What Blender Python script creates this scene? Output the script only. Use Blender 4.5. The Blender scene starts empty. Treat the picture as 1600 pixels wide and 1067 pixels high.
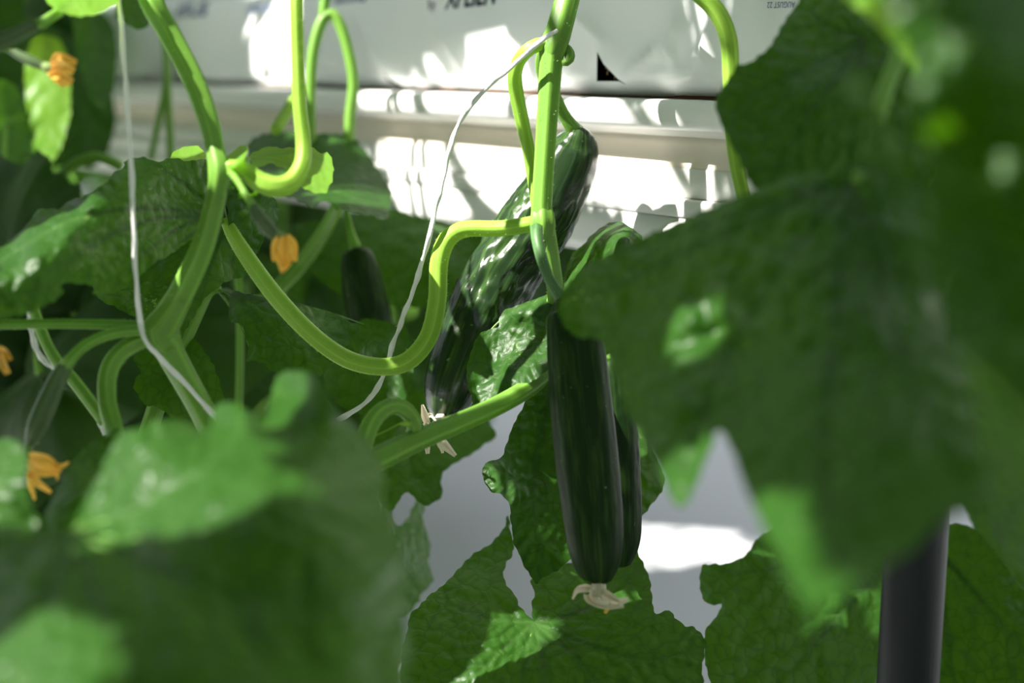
import bpy, bmesh, math, random
import numpy as np
from mathutils import Vector, Matrix, noise
from mathutils.geometry import delaunay_2d_cdt

random.seed(7)
rng = np.random.default_rng(7)
scene = bpy.context.scene
COL = scene.collection

# ------------------------------------------------------------------ camera
S = 0.65                    # metres per design unit of distance
F = 2222.0                  # focal length in pixels of the 1600 x 1067 frame (50 mm on full frame)
CAM_H = 0.80
PITCH = math.atan(435.5 / F)
cp, sp = math.cos(PITCH), math.sin(PITCH)
FWD, UPV, RGT = np.array([0, cp, -sp]), np.array([0, sp, cp]), np.array([1.0, 0, 0])
CAM = np.array([0, 0, CAM_H])
cd = bpy.data.cameras.new('camera')
cd.sensor_width = 36.0
cd.lens = 50.0
cd.clip_start = 0.02
cd.dof.use_dof = True
cd.dof.focus_distance = 1.19 * S
cd.dof.aperture_fstop = 3.5
cam = bpy.data.objects.new('camera', cd)
cam.location = CAM
cam.rotation_euler = (math.pi / 2 - PITCH, 0, 0)
COL.objects.link(cam)
scene.camera = cam

# ------------------------------------------------------------------ light
world = bpy.data.worlds.new('sky')
scene.world = world
world.use_nodes = True
bg = world.node_tree.nodes['Background']
bg.inputs['Color'].default_value = (0.90, 0.95, 1.0, 1)
bg.inputs['Strength'].default_value = 0.62
SUN = np.array([-0.62, -0.25, 0.75]); SUN = SUN / np.linalg.norm(SUN)      # direction to the sun
sd = bpy.data.lights.new('sun', 'SUN')
sd.energy = 15.0
sd.angle = math.radians(0.6)
sd.color = (1.0, 0.95, 0.87)
sun = bpy.data.objects.new('sun', sd)
sun.rotation_euler = Vector(SUN).to_track_quat('Z', 'Y').to_euler()
COL.objects.link(sun)
scene.cycles.max_bounces = 7
scene.cycles.diffuse_bounces = 3
scene.cycles.glossy_bounces = 2
scene.cycles.transmission_bounces = 4
scene.view_settings.view_transform = 'Standard'
scene.view_settings.look = 'None'
scene.view_settings.exposure = 0.32
scene.view_settings.gamma = 1.0
scene.view_settings.use_curve_mapping = False


# ------------------------------------------------------------------ helpers
def P(px, py, d):
    """photo pixel at design distance d along the view axis -> world point"""
    return CAM + d * S * (FWD + (px - 800) / F * RGT - (py - 533.5) / F * UPV)


def PA(px, py, d):
    px, py, d = (np.asarray(v, float) for v in (px, py, d))
    return CAM + (d * S)[:, None] * (FWD[None] + ((px - 800) / F)[:, None] * RGT[None] - ((py - 533.5) / F)[:, None] * UPV[None])


def tag(o, label=None, cat=None, group=None, kind=None):
    if label: o['label'] = label
    if cat: o['category'] = cat
    if group: o['group'] = group
    if kind: o['kind'] = kind
    return o


def empty(name, loc, label, cat, group=None):
    o = bpy.data.objects.new(name, None)
    o.empty_display_size = 0.02
    o.location = loc
    COL.objects.link(o)
    o['origin'] = list(map(float, loc))
    return tag(o, label, cat, group)


def origin_of(o):
    """world origin of a thing, part or sub-part"""
    p = np.zeros(3)
    while o is not None:
        p = p + np.array(o.location)
        o = o.parent
    return p


def mesh_obj(name, verts, faces, mat, parent=None, smooth=True, attrs=None, uv=None):
    me = bpy.data.meshes.new(name)
    v = np.asarray(verts, float)
    if parent is not None:
        v = v - origin_of(parent)
    me.from_pydata(v.tolist(), [], [list(map(int, f)) for f in faces])
    if smooth:
        me.polygons.foreach_set('use_smooth', [True] * len(me.polygons))
    if attrs:
        for k, arr in attrs.items():
            a = me.attributes.new(k, 'FLOAT', 'POINT')
            a.data.foreach_set('value', np.asarray(arr, np.float32))
    me.update()
    if mat: me.materials.append(mat)
    o = bpy.data.objects.new(name, me)
    COL.objects.link(o)
    if parent is not None: o.parent = parent
    return o


def spline(pts, n):
    """Catmull-Rom through rows of pts, n samples, roughly even in length"""
    p = np.asarray(pts, float)
    p = np.vstack([2 * p[0] - p[1], p, 2 * p[-1] - p[-2]])
    out = []
    m = 24
    for i in range(1, len(p) - 2):
        t = np.linspace(0, 1, m, endpoint=False)[:, None]
        a, b, c, d = p[i - 1], p[i], p[i + 1], p[i + 2]
        out.append(0.5 * ((2 * b) + (c - a) * t + (2 * a - 5 * b + 4 * c - d) * t ** 2 + (3 * b - a - 3 * c + d) * t ** 3))
    out.append(p[-2][None])
    q = np.vstack(out)
    L = np.concatenate([[0], np.cumsum(np.linalg.norm(np.diff(q[:, :3], axis=0), axis=1))])
    s = np.linspace(0, L[-1], n)
    return np.stack([np.interp(s, L, q[:, k]) for k in range(q.shape[1])], 1)


def frames(c):
    """parallel-transport frames along a centre line"""
    t = np.gradient(c, axis=0)
    t /= np.linalg.norm(t, axis=1)[:, None] + 1e-12
    a = np.array([0, -1.0, 0.2])
    n = a - t[0] * a.dot(t[0])
    if np.linalg.norm(n) < 1e-3: n = np.array([1.0, 0, 0]) - t[0] * t[0][0]
    N = []
    for ti in t:
        n = n - ti * n.dot(ti)
        n /= np.linalg.norm(n)
        N.append(n)
    N = np.array(N)
    return t, N, np.cross(t, N)


def tube_geo(c, r, k=16, ribs=0, rib_amp=0.0, disp=None, twist=0.0):
    c = np.asarray(c, float)
    n = len(c)
    r = np.broadcast_to(np.asarray(r, float), (n,))
    t, N, B = frames(c)
    th = np.linspace(0, 2 * math.pi, k, endpoint=False)
    rad = r[:, None] * np.ones(k)[None]
    if ribs: rad = rad * (1 + rib_amp * np.cos(ribs * th[None] + twist * np.arange(n)[:, None]))
    if disp is not None: rad = rad + disp(np.linspace(0, 1, n)[:, None] * np.ones(k)[None], th[None] * np.ones(n)[:, None], r[:, None] * np.ones(k)[None])
    v = c[:, None] + rad[..., None] * (np.cos(th)[None, :, None] * N[:, None] + np.sin(th)[None, :, None] * B[:, None])
    v = v.reshape(-1, 3)
    f = []
    for i in range(n - 1):
        for j in range(k):
            j2 = (j + 1) % k
            f.append((i * k + j, i * k + j2, (i + 1) * k + j2, (i + 1) * k + j))
    v = np.vstack([v, c[0], c[-1]])
    a, b = n * k, n * k + 1
    for j in range(k):
        j2 = (j + 1) % k
        f.append((a, j2, j))
        f.append((b, (n - 1) * k + j, (n - 1) * k + j2))
    along = np.concatenate([np.repeat(np.linspace(0, 1, n), k), [0, 1]])
    theta = np.concatenate([np.tile(th, n), [0, 0]])
    return v, f, along, theta


def px_line(pts, n=None):
    """(px, py, d, r_px) control rows -> centre line and radius in metres"""
    p = np.asarray(pts, float)
    w = PA(p[:, 0], p[:, 1], p[:, 2])
    r = p[:, 3] * p[:, 2] * S / F
    q = np.hstack([w, r[:, None]])
    L = np.linalg.norm(np.diff(w, axis=0), axis=1).sum()
    if n is None: n = int(min(160, max(10, L / 0.0035)))
    q = spline(q, n)
    return q[:, :3], np.maximum(q[:, 3], 1e-4)


def hairs(c, r, parent, per_m=2600, length=0.0011, mat=None):
    """short stiff bristles that stand on a stem: one mesh, nobody could count them"""
    t, N, B = frames(c)
    seg = np.linalg.norm(np.diff(c, axis=0), axis=1)
    L = np.concatenate([[0], np.cumsum(seg)])
    m = int(L[-1] * per_m)
    v, f = [], []
    for _ in range(m):
        s = random.random() * L[-1]
        i = min(len(c) - 2, max(0, int(np.searchsorted(L, s)) - 1))
        a = random.random() * 2 * math.pi
        u = math.cos(a) * N[i] + math.sin(a) * B[i]
        w = (s - L[i]) / max(seg[i], 1e-9)
        p = c[i] * (1 - w) + c[i + 1] * w + u * (r[i] * (1 - w) + r[i + 1] * w) * 0.97
        h = length * random.uniform(0.5, 1.2)
        side = np.cross(u, t[i]) * 0.00010
        tt = t[i] * 0.00010
        k = len(v)
        v += [p + side, p - side * .5 + tt, p - side * .5 - tt, p + u * h + t[i] * random.uniform(-.3, .3) * h]
        f += [(k, k + 1, k + 3), (k + 1, k + 2, k + 3), (k + 2, k, k + 3)]
    if v:
        o = mesh_obj('bristles', np.array(v), f, mat or M['bristle'], parent, smooth=False)
        tag(o, kind='stuff')


def stem_tube(name, pts, parent, mat=None, ribs=6, amp=0.05, hair=0, k=24, n=None, hair_len=0.0011):
    c, r = px_line(pts, n)
    v, f, al, th = tube_geo(c, r, k, ribs, amp)
    o = mesh_obj(name, v, f, mat or M['stem'], parent, attrs={'along': al, 'theta': th})
    if hair: hairs(c, r, o, hair, hair_len)
    return o


# ------------------------------------------------------------------ materials
M = {}


def new_mat(name):
    m = bpy.data.materials.new(name)
    m.use_nodes = True
    nt = m.node_tree
    return m, nt, nt.nodes['Principled BSDF'], nt.nodes['Material Output']


def node(nt, typ, **kw):
    n = nt.nodes.new(typ)
    for k, v in kw.items():
        setattr(n, k, v)
    return n


def noise_tex(nt, scale, detail=3, rough=0.55, coord='Object', vec_scale=None):
    tc = node(nt, 'ShaderNodeTexCoord')
    nz = node(nt, 'ShaderNodeTexNoise')
    nz.inputs['Scale'].default_value = scale
    nz.inputs['Detail'].default_value = detail
    nz.inputs['Roughness'].default_value = rough
    if vec_scale:
        mp = node(nt, 'ShaderNodeMapping')
        mp.inputs['Scale'].default_value = vec_scale
        nt.links.new(tc.outputs[coord], mp.inputs['Vector'])
        nt.links.new(mp.outputs['Vector'], nz.inputs['Vector'])
    else:
        nt.links.new(tc.outputs[coord], nz.inputs['Vector'])
    return nz


def mix_rgb(nt, fac, a, b):
    mx = node(nt, 'ShaderNodeMix', data_type='RGBA')
    for sock, val in ((mx.inputs[0], fac), (mx.inputs[6], a), (mx.inputs[7], b)):
        if isinstance(val, bpy.types.NodeSocket): nt.links.new(val, sock)
        elif isinstance(val, (int, float)): sock.default_value = val
        else: sock.default_value = (*val, 1)
    return mx.outputs[2]


def ramp(nt, fac, stops):
    cr = node(nt, 'ShaderNodeValToRGB')
    el = cr.color_ramp.elements
    while len(el) < len(stops): el.new(0.5)
    for e, (p, c) in zip(el, stops):
        e.position = p
        e.color = (*c, 1) if not isinstance(c, (int, float)) else (c, c, c, 1)
    nt.links.new(fac, cr.inputs['Fac'])
    return cr.outputs['Color']


def bump(nt, bsdf, height, strength, dist):
    b = node(nt, 'ShaderNodeBump')
    b.inputs['Strength'].default_value = strength
    b.inputs['Distance'].default_value = dist
    nt.links.new(height, b.inputs['Height'])
    nt.links.new(b.outputs['Normal'], bsdf.inputs['Normal'])


def leaf_mat(name, c1, c2, vein, trans, tfac, rough=0.42, spec=0.4, net=0):
    m, nt, b, out = new_mat(name)
    nz = noise_tex(nt, 28, 4)
    col = mix_rgb(nt, nz.outputs['Fac'], c1, c2)
    at = node(nt, 'ShaderNodeAttribute', attribute_name='vein')
    mul = node(nt, 'ShaderNodeMath', operation='MULTIPLY')
    mul.inputs[1].default_value = 0.75
    nt.links.new(at.outputs['Fac'], mul.inputs[0])
    col = mix_rgb(nt, mul.outputs[0], col, vein)
    sp_ = node(nt, 'ShaderNodeAttribute', attribute_name='speck')          # pale scars left by feeding insects
    nz3 = noise_tex(nt, 420, 2)
    th = ramp(nt, nz3.outputs['Fac'], [(0.60, 0.0), (0.66, 1.0)])
    ms = node(nt, 'ShaderNodeMath', operation='MULTIPLY')
    nt.links.new(sp_.outputs['Fac'], ms.inputs[0]); nt.links.new(th, ms.inputs[1])
    col = mix_rgb(nt, ms.outputs[0], col, (0.42, 0.50, 0.16))
    nt.links.new(col, b.inputs['Base Color'])
    b.inputs['Roughness'].default_value = rough
    b.inputs['Specular IOR Level'].default_value = spec
    nz2 = noise_tex(nt, 900, 3)
    tr = node(nt, 'ShaderNodeBsdfTranslucent')
    tcol = mix_rgb(nt, mul.outputs[0], trans, tuple(x * 0.42 for x in trans))
    if net:                                                        # the fine net of veins between the main ones
        tc = node(nt, 'ShaderNodeTexCoord')
        wob = noise_tex(nt, 70, 2)
        add = node(nt, 'ShaderNodeMix', data_type='VECTOR'); add.inputs[0].default_value = 0.012
        nt.links.new(tc.outputs['Object'], add.inputs[4]); nt.links.new(wob.outputs['Color'], add.inputs[5])
        vo = node(nt, 'ShaderNodeTexVoronoi', feature='DISTANCE_TO_EDGE'); vo.inputs['Scale'].default_value = net
        nt.links.new(add.outputs[1], vo.inputs['Vector'])
        edge = ramp(nt, vo.outputs['Distance'], [(0.0, 1.0), (0.10, 0.0)])
        dome = ramp(nt, vo.outputs['Distance'], [(0.0, 0.0), (0.30, 1.0)])
        em = node(nt, 'ShaderNodeMath', operation='MULTIPLY'); em.inputs[1].default_value = 0.45
        nt.links.new(edge, em.inputs[0])
        tcol = mix_rgb(nt, em.outputs[0], tcol, tuple(x * 0.3 for x in trans))
        ad = node(nt, 'ShaderNodeMath', operation='ADD')
        sc_ = node(nt, 'ShaderNodeMath', operation='MULTIPLY'); sc_.inputs[1].default_value = 0.35
        nt.links.new(nz2.outputs['Fac'], sc_.inputs[0]); nt.links.new(dome, ad.inputs[0]); nt.links.new(sc_.outputs[0], ad.inputs[1])
        bump(nt, b, ad.outputs[0], 0.55, 0.0007)
    else:
        bump(nt, b, nz2.outputs['Fac'], 0.25, 0.0004)
    nt.links.new(tcol, tr.inputs['Color'])
    ms2 = node(nt, 'ShaderNodeMixShader')
    ms2.inputs[0].default_value = tfac
    nt.links.new(b.outputs[0], ms2.inputs[1]); nt.links.new(tr.outputs[0], ms2.inputs[2])
    nt.links.new(ms2.outputs[0], out.inputs['Surface'])
    M[name] = m


leaf_mat('leaf', (0.010, 0.044, 0.0035), (0.018, 0.064, 0.0065), (0.050, 0.120, 0.024), (0.12, 0.34, 0.004), 0.24, 0.42, 0.26, net=110)
leaf_mat('lit_young_leaf', (0.10, 0.24, 0.025), (0.14, 0.30, 0.03), (0.22, 0.36, 0.08), (0.42, 0.72, 0.03), 0.5)  # young leaves, with the bright sunlit and backlit look put into the colour
leaf_mat('petal', (0.90, 0.46, 0.07), (0.95, 0.62, 0.14), (0.85, 0.34, 0.03), (0.98, 0.60, 0.10), 0.5, 0.6, 0.2)
leaf_mat('dry_petal', (0.74, 0.64, 0.48), (0.90, 0.86, 0.76), (0.50, 0.30, 0.10), (0.7, 0.6, 0.4), 0.2, 0.8, 0.1)
leaf_mat('sepal', (0.20, 0.30, 0.10), (0.30, 0.40, 0.16), (0.2, 0.3, 0.1), (0.3, 0.5, 0.1), 0.3, 0.6, 0.2)


def stem_mat(name, c1, c2, trans=(0.30, 0.55, 0.05), tf=0.3):
    m, nt, b, out = new_mat(name)
    nz = noise_tex(nt, 60, 3)
    at = node(nt, 'ShaderNodeAttribute', attribute_name='theta')
    mu = node(nt, 'ShaderNodeMath', operation='MULTIPLY'); mu.inputs[1].default_value = 6.0
    co = node(nt, 'ShaderNodeMath', operation='COSINE')
    nt.links.new(at.outputs['Fac'], mu.inputs[0]); nt.links.new(mu.outputs[0], co.inputs[0])
    r1 = ramp(nt, co.outputs[0], [(0.0, 0.0), (1.0, 1.0)])
    col = mix_rgb(nt, nz.outputs['Fac'], c1, c2)
    col = mix_rgb(nt, r1, col, tuple(min(1, x * 1.3) for x in c2))
    nt.links.new(col, b.inputs['Base Color'])
    b.inputs['Roughness'].default_value = 0.45
    b.inputs['Specular IOR Level'].default_value = 0.35
    nz2 = noise_tex(nt, 700, 2)
    bump(nt, b, nz2.outputs['Fac'], 0.2, 0.0004)
    tr = node(nt, 'ShaderNodeBsdfTranslucent'); tr.inputs['Color'].default_value = (*trans, 1)
    mx = node(nt, 'ShaderNodeMixShader'); mx.inputs[0].default_value = tf
    nt.links.new(b.outputs[0], mx.inputs[1]); nt.links.new(tr.outputs[0], mx.inputs[2])
    nt.links.new(mx.outputs[0], out.inputs['Surface'])
    M[name] = m


stem_mat('stem', (0.12, 0.27, 0.034), (0.165, 0.34, 0.050), (0.28, 0.50, 0.04), 0.25)
stem_mat('pale_stem', (0.215, 0.41, 0.042), (0.27, 0.47, 0.060), (0.44, 0.62, 0.06), 0.30)
stem_mat('dark_stalk', (0.05, 0.12, 0.04), (0.07, 0.16, 0.05), (0.1, 0.3, 0.05), 0.15)
stem_mat('fruitlet', (0.045, 0.085, 0.03), (0.075, 0.125, 0.045), (0.1, 0.3, 0.05), 0.1)
stem_mat('bristle', (0.40, 0.55, 0.22), (0.5, 0.62, 0.3), (0.6, 0.8, 0.3), 0.5)
stem_mat('vein', (0.12, 0.25, 0.05), (0.16, 0.30, 0.07), (0.3, 0.5, 0.06), 0.35)


def cuke_mat(name, base, streak, rough, spec=0.32):
    m, nt, b, out = new_mat(name)
    a1 = node(nt, 'ShaderNodeAttribute', attribute_name='theta')
    a2 = node(nt, 'ShaderNodeAttribute', attribute_name='along')
    def trig(op):
        n_ = node(nt, 'ShaderNodeMath', operation=op); nt.links.new(a1.outputs['Fac'], n_.inputs[0]); return n_.outputs[0]
    cx = node(nt, 'ShaderNodeCombineXYZ')
    nt.links.new(trig('COSINE'), cx.inputs[0]); nt.links.new(trig('SINE'), cx.inputs[1])
    nt.links.new(a2.outputs['Fac'], cx.inputs[2])
    nz = node(nt, 'ShaderNodeTexNoise'); nz.inputs['Scale'].default_value = 5.5; nz.inputs['Detail'].default_value = 4
    nt.links.new(cx.outputs[0], nz.inputs['Vector'])
    s = ramp(nt, nz.outputs['Fac'], [(0.46, 0.0), (0.66, 1.0)])
    col = mix_rgb(nt, s, base, streak)
    sp2 = noise_tex(nt, 260, 1)
    spk = ramp(nt, sp2.outputs['Fac'], [(0.74, 0.0), (0.80, 0.6)])
    col = mix_rgb(nt, spk, col, (0.16, 0.24, 0.12))
    nt.links.new(col, b.inputs['Base Color'])
    b.inputs['Roughness'].default_value = rough
    b.inputs['Specular IOR Level'].default_value = spec
    nz2 = noise_tex(nt, 220, 3)
    bump(nt, b, nz2.outputs['Fac'], 0.18, 0.001)
    M[name] = m


cuke_mat('cucumber', (0.011, 0.027, 0.009), (0.034, 0.078, 0.016), 0.22, 0.45)
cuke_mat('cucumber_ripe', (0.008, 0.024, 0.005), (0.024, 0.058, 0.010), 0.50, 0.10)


def plain_mat(name, c1, c2, rough, scale=30, spec=0.5, bump_s=0.0, bump_scale=80, coat=0.0, vec=None):
    m, nt, b, out = new_mat(name)
    nz = noise_tex(nt, scale, 4, vec_scale=vec)
    col = mix_rgb(nt, nz.outputs['Fac'], c1, c2)
    nt.links.new(col, b.inputs['Base Color'])
    b.inputs['Roughness'].default_value = rough
    b.inputs['Specular IOR Level'].default_value = spec
    b.inputs['Coat Weight'].default_value = coat
    if bump_s:
        n2 = noise_tex(nt, bump_scale, 3, vec_scale=vec)
        bump(nt, b, n2.outputs['Fac'], bump_s, 0.002)
    M[name] = m


plain_mat('film', (0.86, 0.88, 0.89), (0.90, 0.92, 0.93), 0.32, 8, 0.5, 0.12, 40)
plain_mat('gutter', (0.82, 0.82, 0.80), (0.87, 0.87, 0.85), 0.38, 14, 0.45)
plain_mat('gutter_beige', (0.78, 0.68, 0.55), (0.85, 0.79, 0.70), 0.45, 9, 0.4)  # warmer, darker beige than the plain gutter, used for the recess
plain_mat('ink', (0.02, 0.04, 0.22), (0.03, 0.06, 0.28), 0.5)
plain_mat('dark_ink', (0.010, 0.018, 0.05), (0.015, 0.025, 0.07), 0.5)
plain_mat('pale_ink', (0.35, 0.45, 0.85), (0.45, 0.55, 0.9), 0.5)
plain_mat('coir', (0.010, 0.007, 0.005), (0.045, 0.028, 0.016), 0.9, 260, 0.1, 0.8, 300)
plain_mat('straw', (0.30, 0.20, 0.10), (0.42, 0.30, 0.17), 0.8, 50)
plain_mat('grime', (0.012, 0.007, 0.004), (0.20, 0.075, 0.018), 0.8, 42, 0.2)
plain_mat('string', (0.74, 0.75, 0.73), (0.84, 0.84, 0.82), 0.7, 200, 0.2, 0.5, 1500)
plain_mat('pipe', (0.008, 0.011, 0.013), (0.014, 0.017, 0.020), 0.55, 60, 0.25, 0.1, 300, vec=(1, 1, 0.05))
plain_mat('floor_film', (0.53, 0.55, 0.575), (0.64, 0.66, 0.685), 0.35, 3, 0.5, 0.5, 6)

# ------------------------------------------------------------------ the setting: floor
fl_n = 60
xs = np.linspace(-5, 5, fl_n); ys = np.linspace(-3, 8, fl_n)
fv = [(x, y, 0.006 * noise.noise(Vector((x * 3, y * 3, 0)))) for y in ys for x in xs]
ff = [(j * fl_n + i, j * fl_n + i + 1, (j + 1) * fl_n + i + 1, (j + 1) * fl_n + i) for j in range(fl_n - 1) for i in range(fl_n - 1)]
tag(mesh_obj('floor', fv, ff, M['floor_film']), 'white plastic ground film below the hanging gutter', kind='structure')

# ------------------------------------------------------------------ gutter and grow bag
U = np.array([0.589, -0.808, 0.0]); U /= np.linalg.norm(U)      # along the gutter, towards the viewer on the right
NRM = np.array([-U[1] * -1, 0, 0])
NRM = np.array([U[1], -U[0], 0.0])                               # outward, facing the aisle
UZ = np.array([0, 0, 1.0])


def ray(px, py):
    return FWD + (px - 800) / F * RGT - (py - 533.5) / F * UPV


_r = ray(950, 152)
Q0 = CAM + _r * (1.35 * S / _r[1])                               # front of the bag, at its foot


def on_face(px, py, off=0.0):
    """pixel -> (u, z) on the vertical plane of the bag front moved out by off"""
    r = ray(px, py)
    q = Q0 + NRM * off
    t = (q - CAM).dot(NRM) / r.dot(NRM)
    p = CAM + r * t
    return (p - q).dot(U), p[2] - Q0[2]


def G(u, n, z):
    return Q0 + u * U + n * NRM + z * UZ


U_L = on_face(262, 120)[0]
U_R = U_L + 1.02
folds = []                       # (u0, z0, u1, z1, height, width)
for (a, b, h, w) in (((985, 122), (1045, 62), .0035, .004), ((985, 124), (1112, 112), .0022, .003), ((1112, 112), (1122, 30), .004, .004),
                     ((1085, 120), (1112, 60), .003, .004), ((1040, 90), (1075, 20), .003, .006), ((1060, 110), (1050, 60), .002, .004),
                     ((900, 10), (960, 70), .002, .008), ((620, 120), (560, 10), .003, .012), ((740, 130), (690, 30), .002, .010),
                     ((450, 120), (430, 20), .003, .010)):
    ua, za = on_face(*a); ub, zb = on_face(*b)
    folds.append((ua, za, ub, zb, h, w))
BAG_H = 0.085


def bag_n(u, z):
    u = np.asarray(u, float); z = np.asarray(z, float)
    zz = np.clip(z / BAG_H, 0, 1)
    n = 0.006 * np.sin(np.pi * np.clip(zz, 0, 1)) - 0.010 * np.clip(1 - z / 0.012, 0, 1) ** 2 - 0.030 * np.clip((zz - 0.85) / 0.15, 0, 1) ** 2
    n += 0.0022 * np.sin(u * 21 + 3 * np.sin(z * 40)) * np.sin(np.pi * zz) + 0.0011 * np.sin(u * 55 + z * 60 + 1.0)
    for (ua, za, ub, zb, h, w) in folds:
        du, dz = ub - ua, zb - za
        t = np.clip(((u - ua) * du + (z - za) * dz) / (du * du + dz * dz), 0, 1)
        d = np.hypot(u - ua - t * du, z - za - t * dz)
        n += 1.7 * h * np.exp(-d / (.8 * w)) * np.sin(np.pi * np.clip(t * .9 + .08, 0, 1))
    e = np.minimum(u - U_L, U_R - u)
    n -= 0.035 * np.clip(1 - e / 0.04, 0, 1) ** 2
    return n


holes = []
for poly in ([(947, 81), (955, 100), (974, 124), (984, 134), (974, 127), (939, 127)], [(608, 112), (613, 122), (627, 139), (616, 134), (608, 128)],
             [(416, 102), (424, 103), (426, 122), (415, 123)]):
    holes.append([on_face(*p) for p in poly])


def inside(poly, x, y):
    c = False
    j = len(poly) - 1
    for i in range(len(poly)):
        xi, yi = poly[i]; xj, yj = poly[j]
        if (yi > y) != (yj > y) and x < (xj - xi) * (y - yi) / (yj - yi) + xi: c = not c
        j = i
    return c


def bag(name, u0, u1, label, with_holes):
    root = empty(name, G((u0 + u1) / 2, -0.09, 0), label, 'grow bag', 'grow bags lying in the gutter')
    pts, edges = [], []
    step = 0.0045
    for u in np.arange(u0, u1 + 1e-6, step):
        for z in np.linspace(0, BAG_H, 24):
            if with_holes and any(inside(h, u, z) for h in holes): continue
            pts.append((u, z))
    if with_holes:
        for h in holes:
            k = len(pts); pts += h
            edges += [(k + i, k + (i + 1) % len(h)) for i in range(len(h))]
    if with_holes:
        r = delaunay_2d_cdt([Vector(p) for p in pts], edges, [], 0, 1e-6)
        vv = np.array([tuple(v) for v in r[0]]); fc = r[2]
        fc = [f for f in fc if not any(inside(h, *vv[list(f)].mean(0)) for h in holes)]
    else:
        nu = len(np.arange(u0, u1 + 1e-6, step)); vv = np.array(pts)
        fc = [(i * 24 + j, (i + 1) * 24 + j, (i + 1) * 24 + j + 1, i * 24 + j + 1) for i in range(nu - 1) for j in range(23)]
    global U_L, U_R
    keep = (U_L, U_R); U_L, U_R = u0, u1
    nn = bag_n(vv[:, 0], vv[:, 1]); U_L, U_R = keep
    w = Q0[None] + vv[:, :1] * U[None] + nn[:, None] * NRM[None] + vv[:, 1:] * UZ[None]
    front = mesh_obj('film_front', w, fc, M['film'], root)
    # top, back and ends of the sleeve: a swept pillow profile
    prof = [(-0.028, BAG_H), (-0.06, BAG_H + .006), (-0.10, BAG_H + .008), (-0.15, BAG_H), (-0.172, BAG_H * .6), (-0.172, .02), (-0.16, 0.001), (-0.012, 0.001)]
    us = np.linspace(u0, u1, 40); v2 = []
    for u in us:
        e = min(u - u0, u1 - u); k = 1 - 0.5 * max(0, 1 - e / 0.05) ** 2
        for (n_, z_) in prof: v2.append(G(u, -0.09 + (n_ + .09) * (0.6 + .4 * k), z_ * k + .002 * math.sin(u * 30 + n_ * 50)))
    m_ = len(prof); f2 = [(i * m_ + j, i * m_ + j + 1, (i + 1) * m_ + j + 1, (i + 1) * m_ + j) for i in range(39) for j in range(m_ - 1)]
    f2 += [tuple(range(m_)), tuple(39 * m_ + j for j in range(m_))]
    mesh_obj('film_back', v2, f2, M['film'], root)
    # the substrate slab inside
    sv, sf = [], []
    nu, nz_ = 220, 14
    for i in range(nu):
        for j in range(nz_):
            u = u0 + .03 + (u1 - u0 - .06) * i / (nu - 1); z = .004 + (BAG_H - .02) * j / (nz_ - 1)
            sv.append(G(u, -0.006 + .0025 * noise.noise(Vector((u * 260, z * 260, 3))) - .004, z))
    sf = [(i * nz_ + j, (i + 1) * nz_ + j, (i + 1) * nz_ + j + 1, i * nz_ + j + 1) for i in range(nu - 1) for j in range(nz_ - 1)]
    mesh_obj('substrate', sv, sf, M['coir'], root)
    return root, front


main_bag, main_front = bag('grow_bag', U_L, U_R, 'white plastic grow bag with blue print and triangular slits lying in the gutter', True)
far_bag, _ = bag('grow_bag', U_L - 1.10, U_L - 0.05, 'far white grow bag half hidden behind blurred leaves at the left', False)


def fibre(a, b, r, parent):
    (ua, za), (ub, zb) = on_face(*a), on_face(*b)
    c = np.array([G(ua + (ub - ua) * t, 0.0005 + .0015 * math.sin(3 * t), za + (zb - za) * t) for t in np.linspace(0, 1, 6)])
    v, f, *_ = tube_geo(c, r, 5)
    mesh_obj('fibre', v, f, M['straw'], parent)


for a, b in (((950, 117), (957, 106)), ((949, 98), (953, 94)), ((962, 124), (966, 118)), ((972, 120), (985, 135)), ((948, 104), (955, 110)), ((953, 80), (967, 50))):
    fibre(a, b, 0.00028, main_bag)


def print_text(body, px, py, h_px, mat, flip=False, slope=0.0, stretch=1.0, bold=0.0):
    """ink lettering that lies on the film; (px, py) is the pixel of the first letter's baseline"""
    cu = bpy.data.curves.new('print', 'FONT')
    cu.body = body
    cu.size = 1.0
    cu.offset = bold
    cu.resolution_u = 3
    o = bpy.data.objects.new('print', cu)
    COL.objects.link(o)
    dg = bpy.context.evaluated_depsgraph_get()
    me = bpy.data.meshes.new_from_object(o.evaluated_get(dg))
    bpy.data.objects.remove(o)
    v = np.array([tuple(q.co) for q in me.vertices])
    fc = [tuple(p.vertices) for p in me.polygons]
    bpy.data.meshes.remove(me)
    u0, z0 = on_face(px, py)
    _, z1 = on_face(px, py - h_px)
    s = (z1 - z0) / 0.70
    x, y = v[:, 0] * s * stretch, v[:, 1] * s
    if flip: x, y = -x, -y
    u = u0 + x; z = z0 + y + slope * x
    w = Q0[None] + u[:, None] * U[None] + (bag_n(u, z) + 0.0005)[:, None] * NRM[None] + z[:, None] * UZ[None]
    mesh_obj('print', w, fc, mat, main_bag, smooth=False)


print_text('AUGUST 22', 1254, 3, 9.5, M['ink'], flip=True, slope=-0.02, stretch=0.95)
print_text('by', 676, 15, 17, M['dark_ink'], slope=0.02, stretch=1.0)
print_text('XPEIEN', 705, 14, 34, M['dark_ink'], slope=0.03, stretch=0.85, bold=0.02)
print_text('pnnuna', 283, 27, 34, M['ink'], stretch=0.8, bold=0.02)
print_text('pmnum', 392, 22, 22, M['pale_ink'], stretch=0.9)
print_text('nunmnu', 528, 7, 24, M['ink'], stretch=1.0)

# gutter -----------------------------------------------------------------------------------------
gut = empty('growing_gutter', G(0.0, -0.08, -0.095), 'long white growing gutter with rolled rim and seam under the grow bag', 'gutter')
GU0, GU1 = U_L - 1.6, U_R + 0.12


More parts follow.
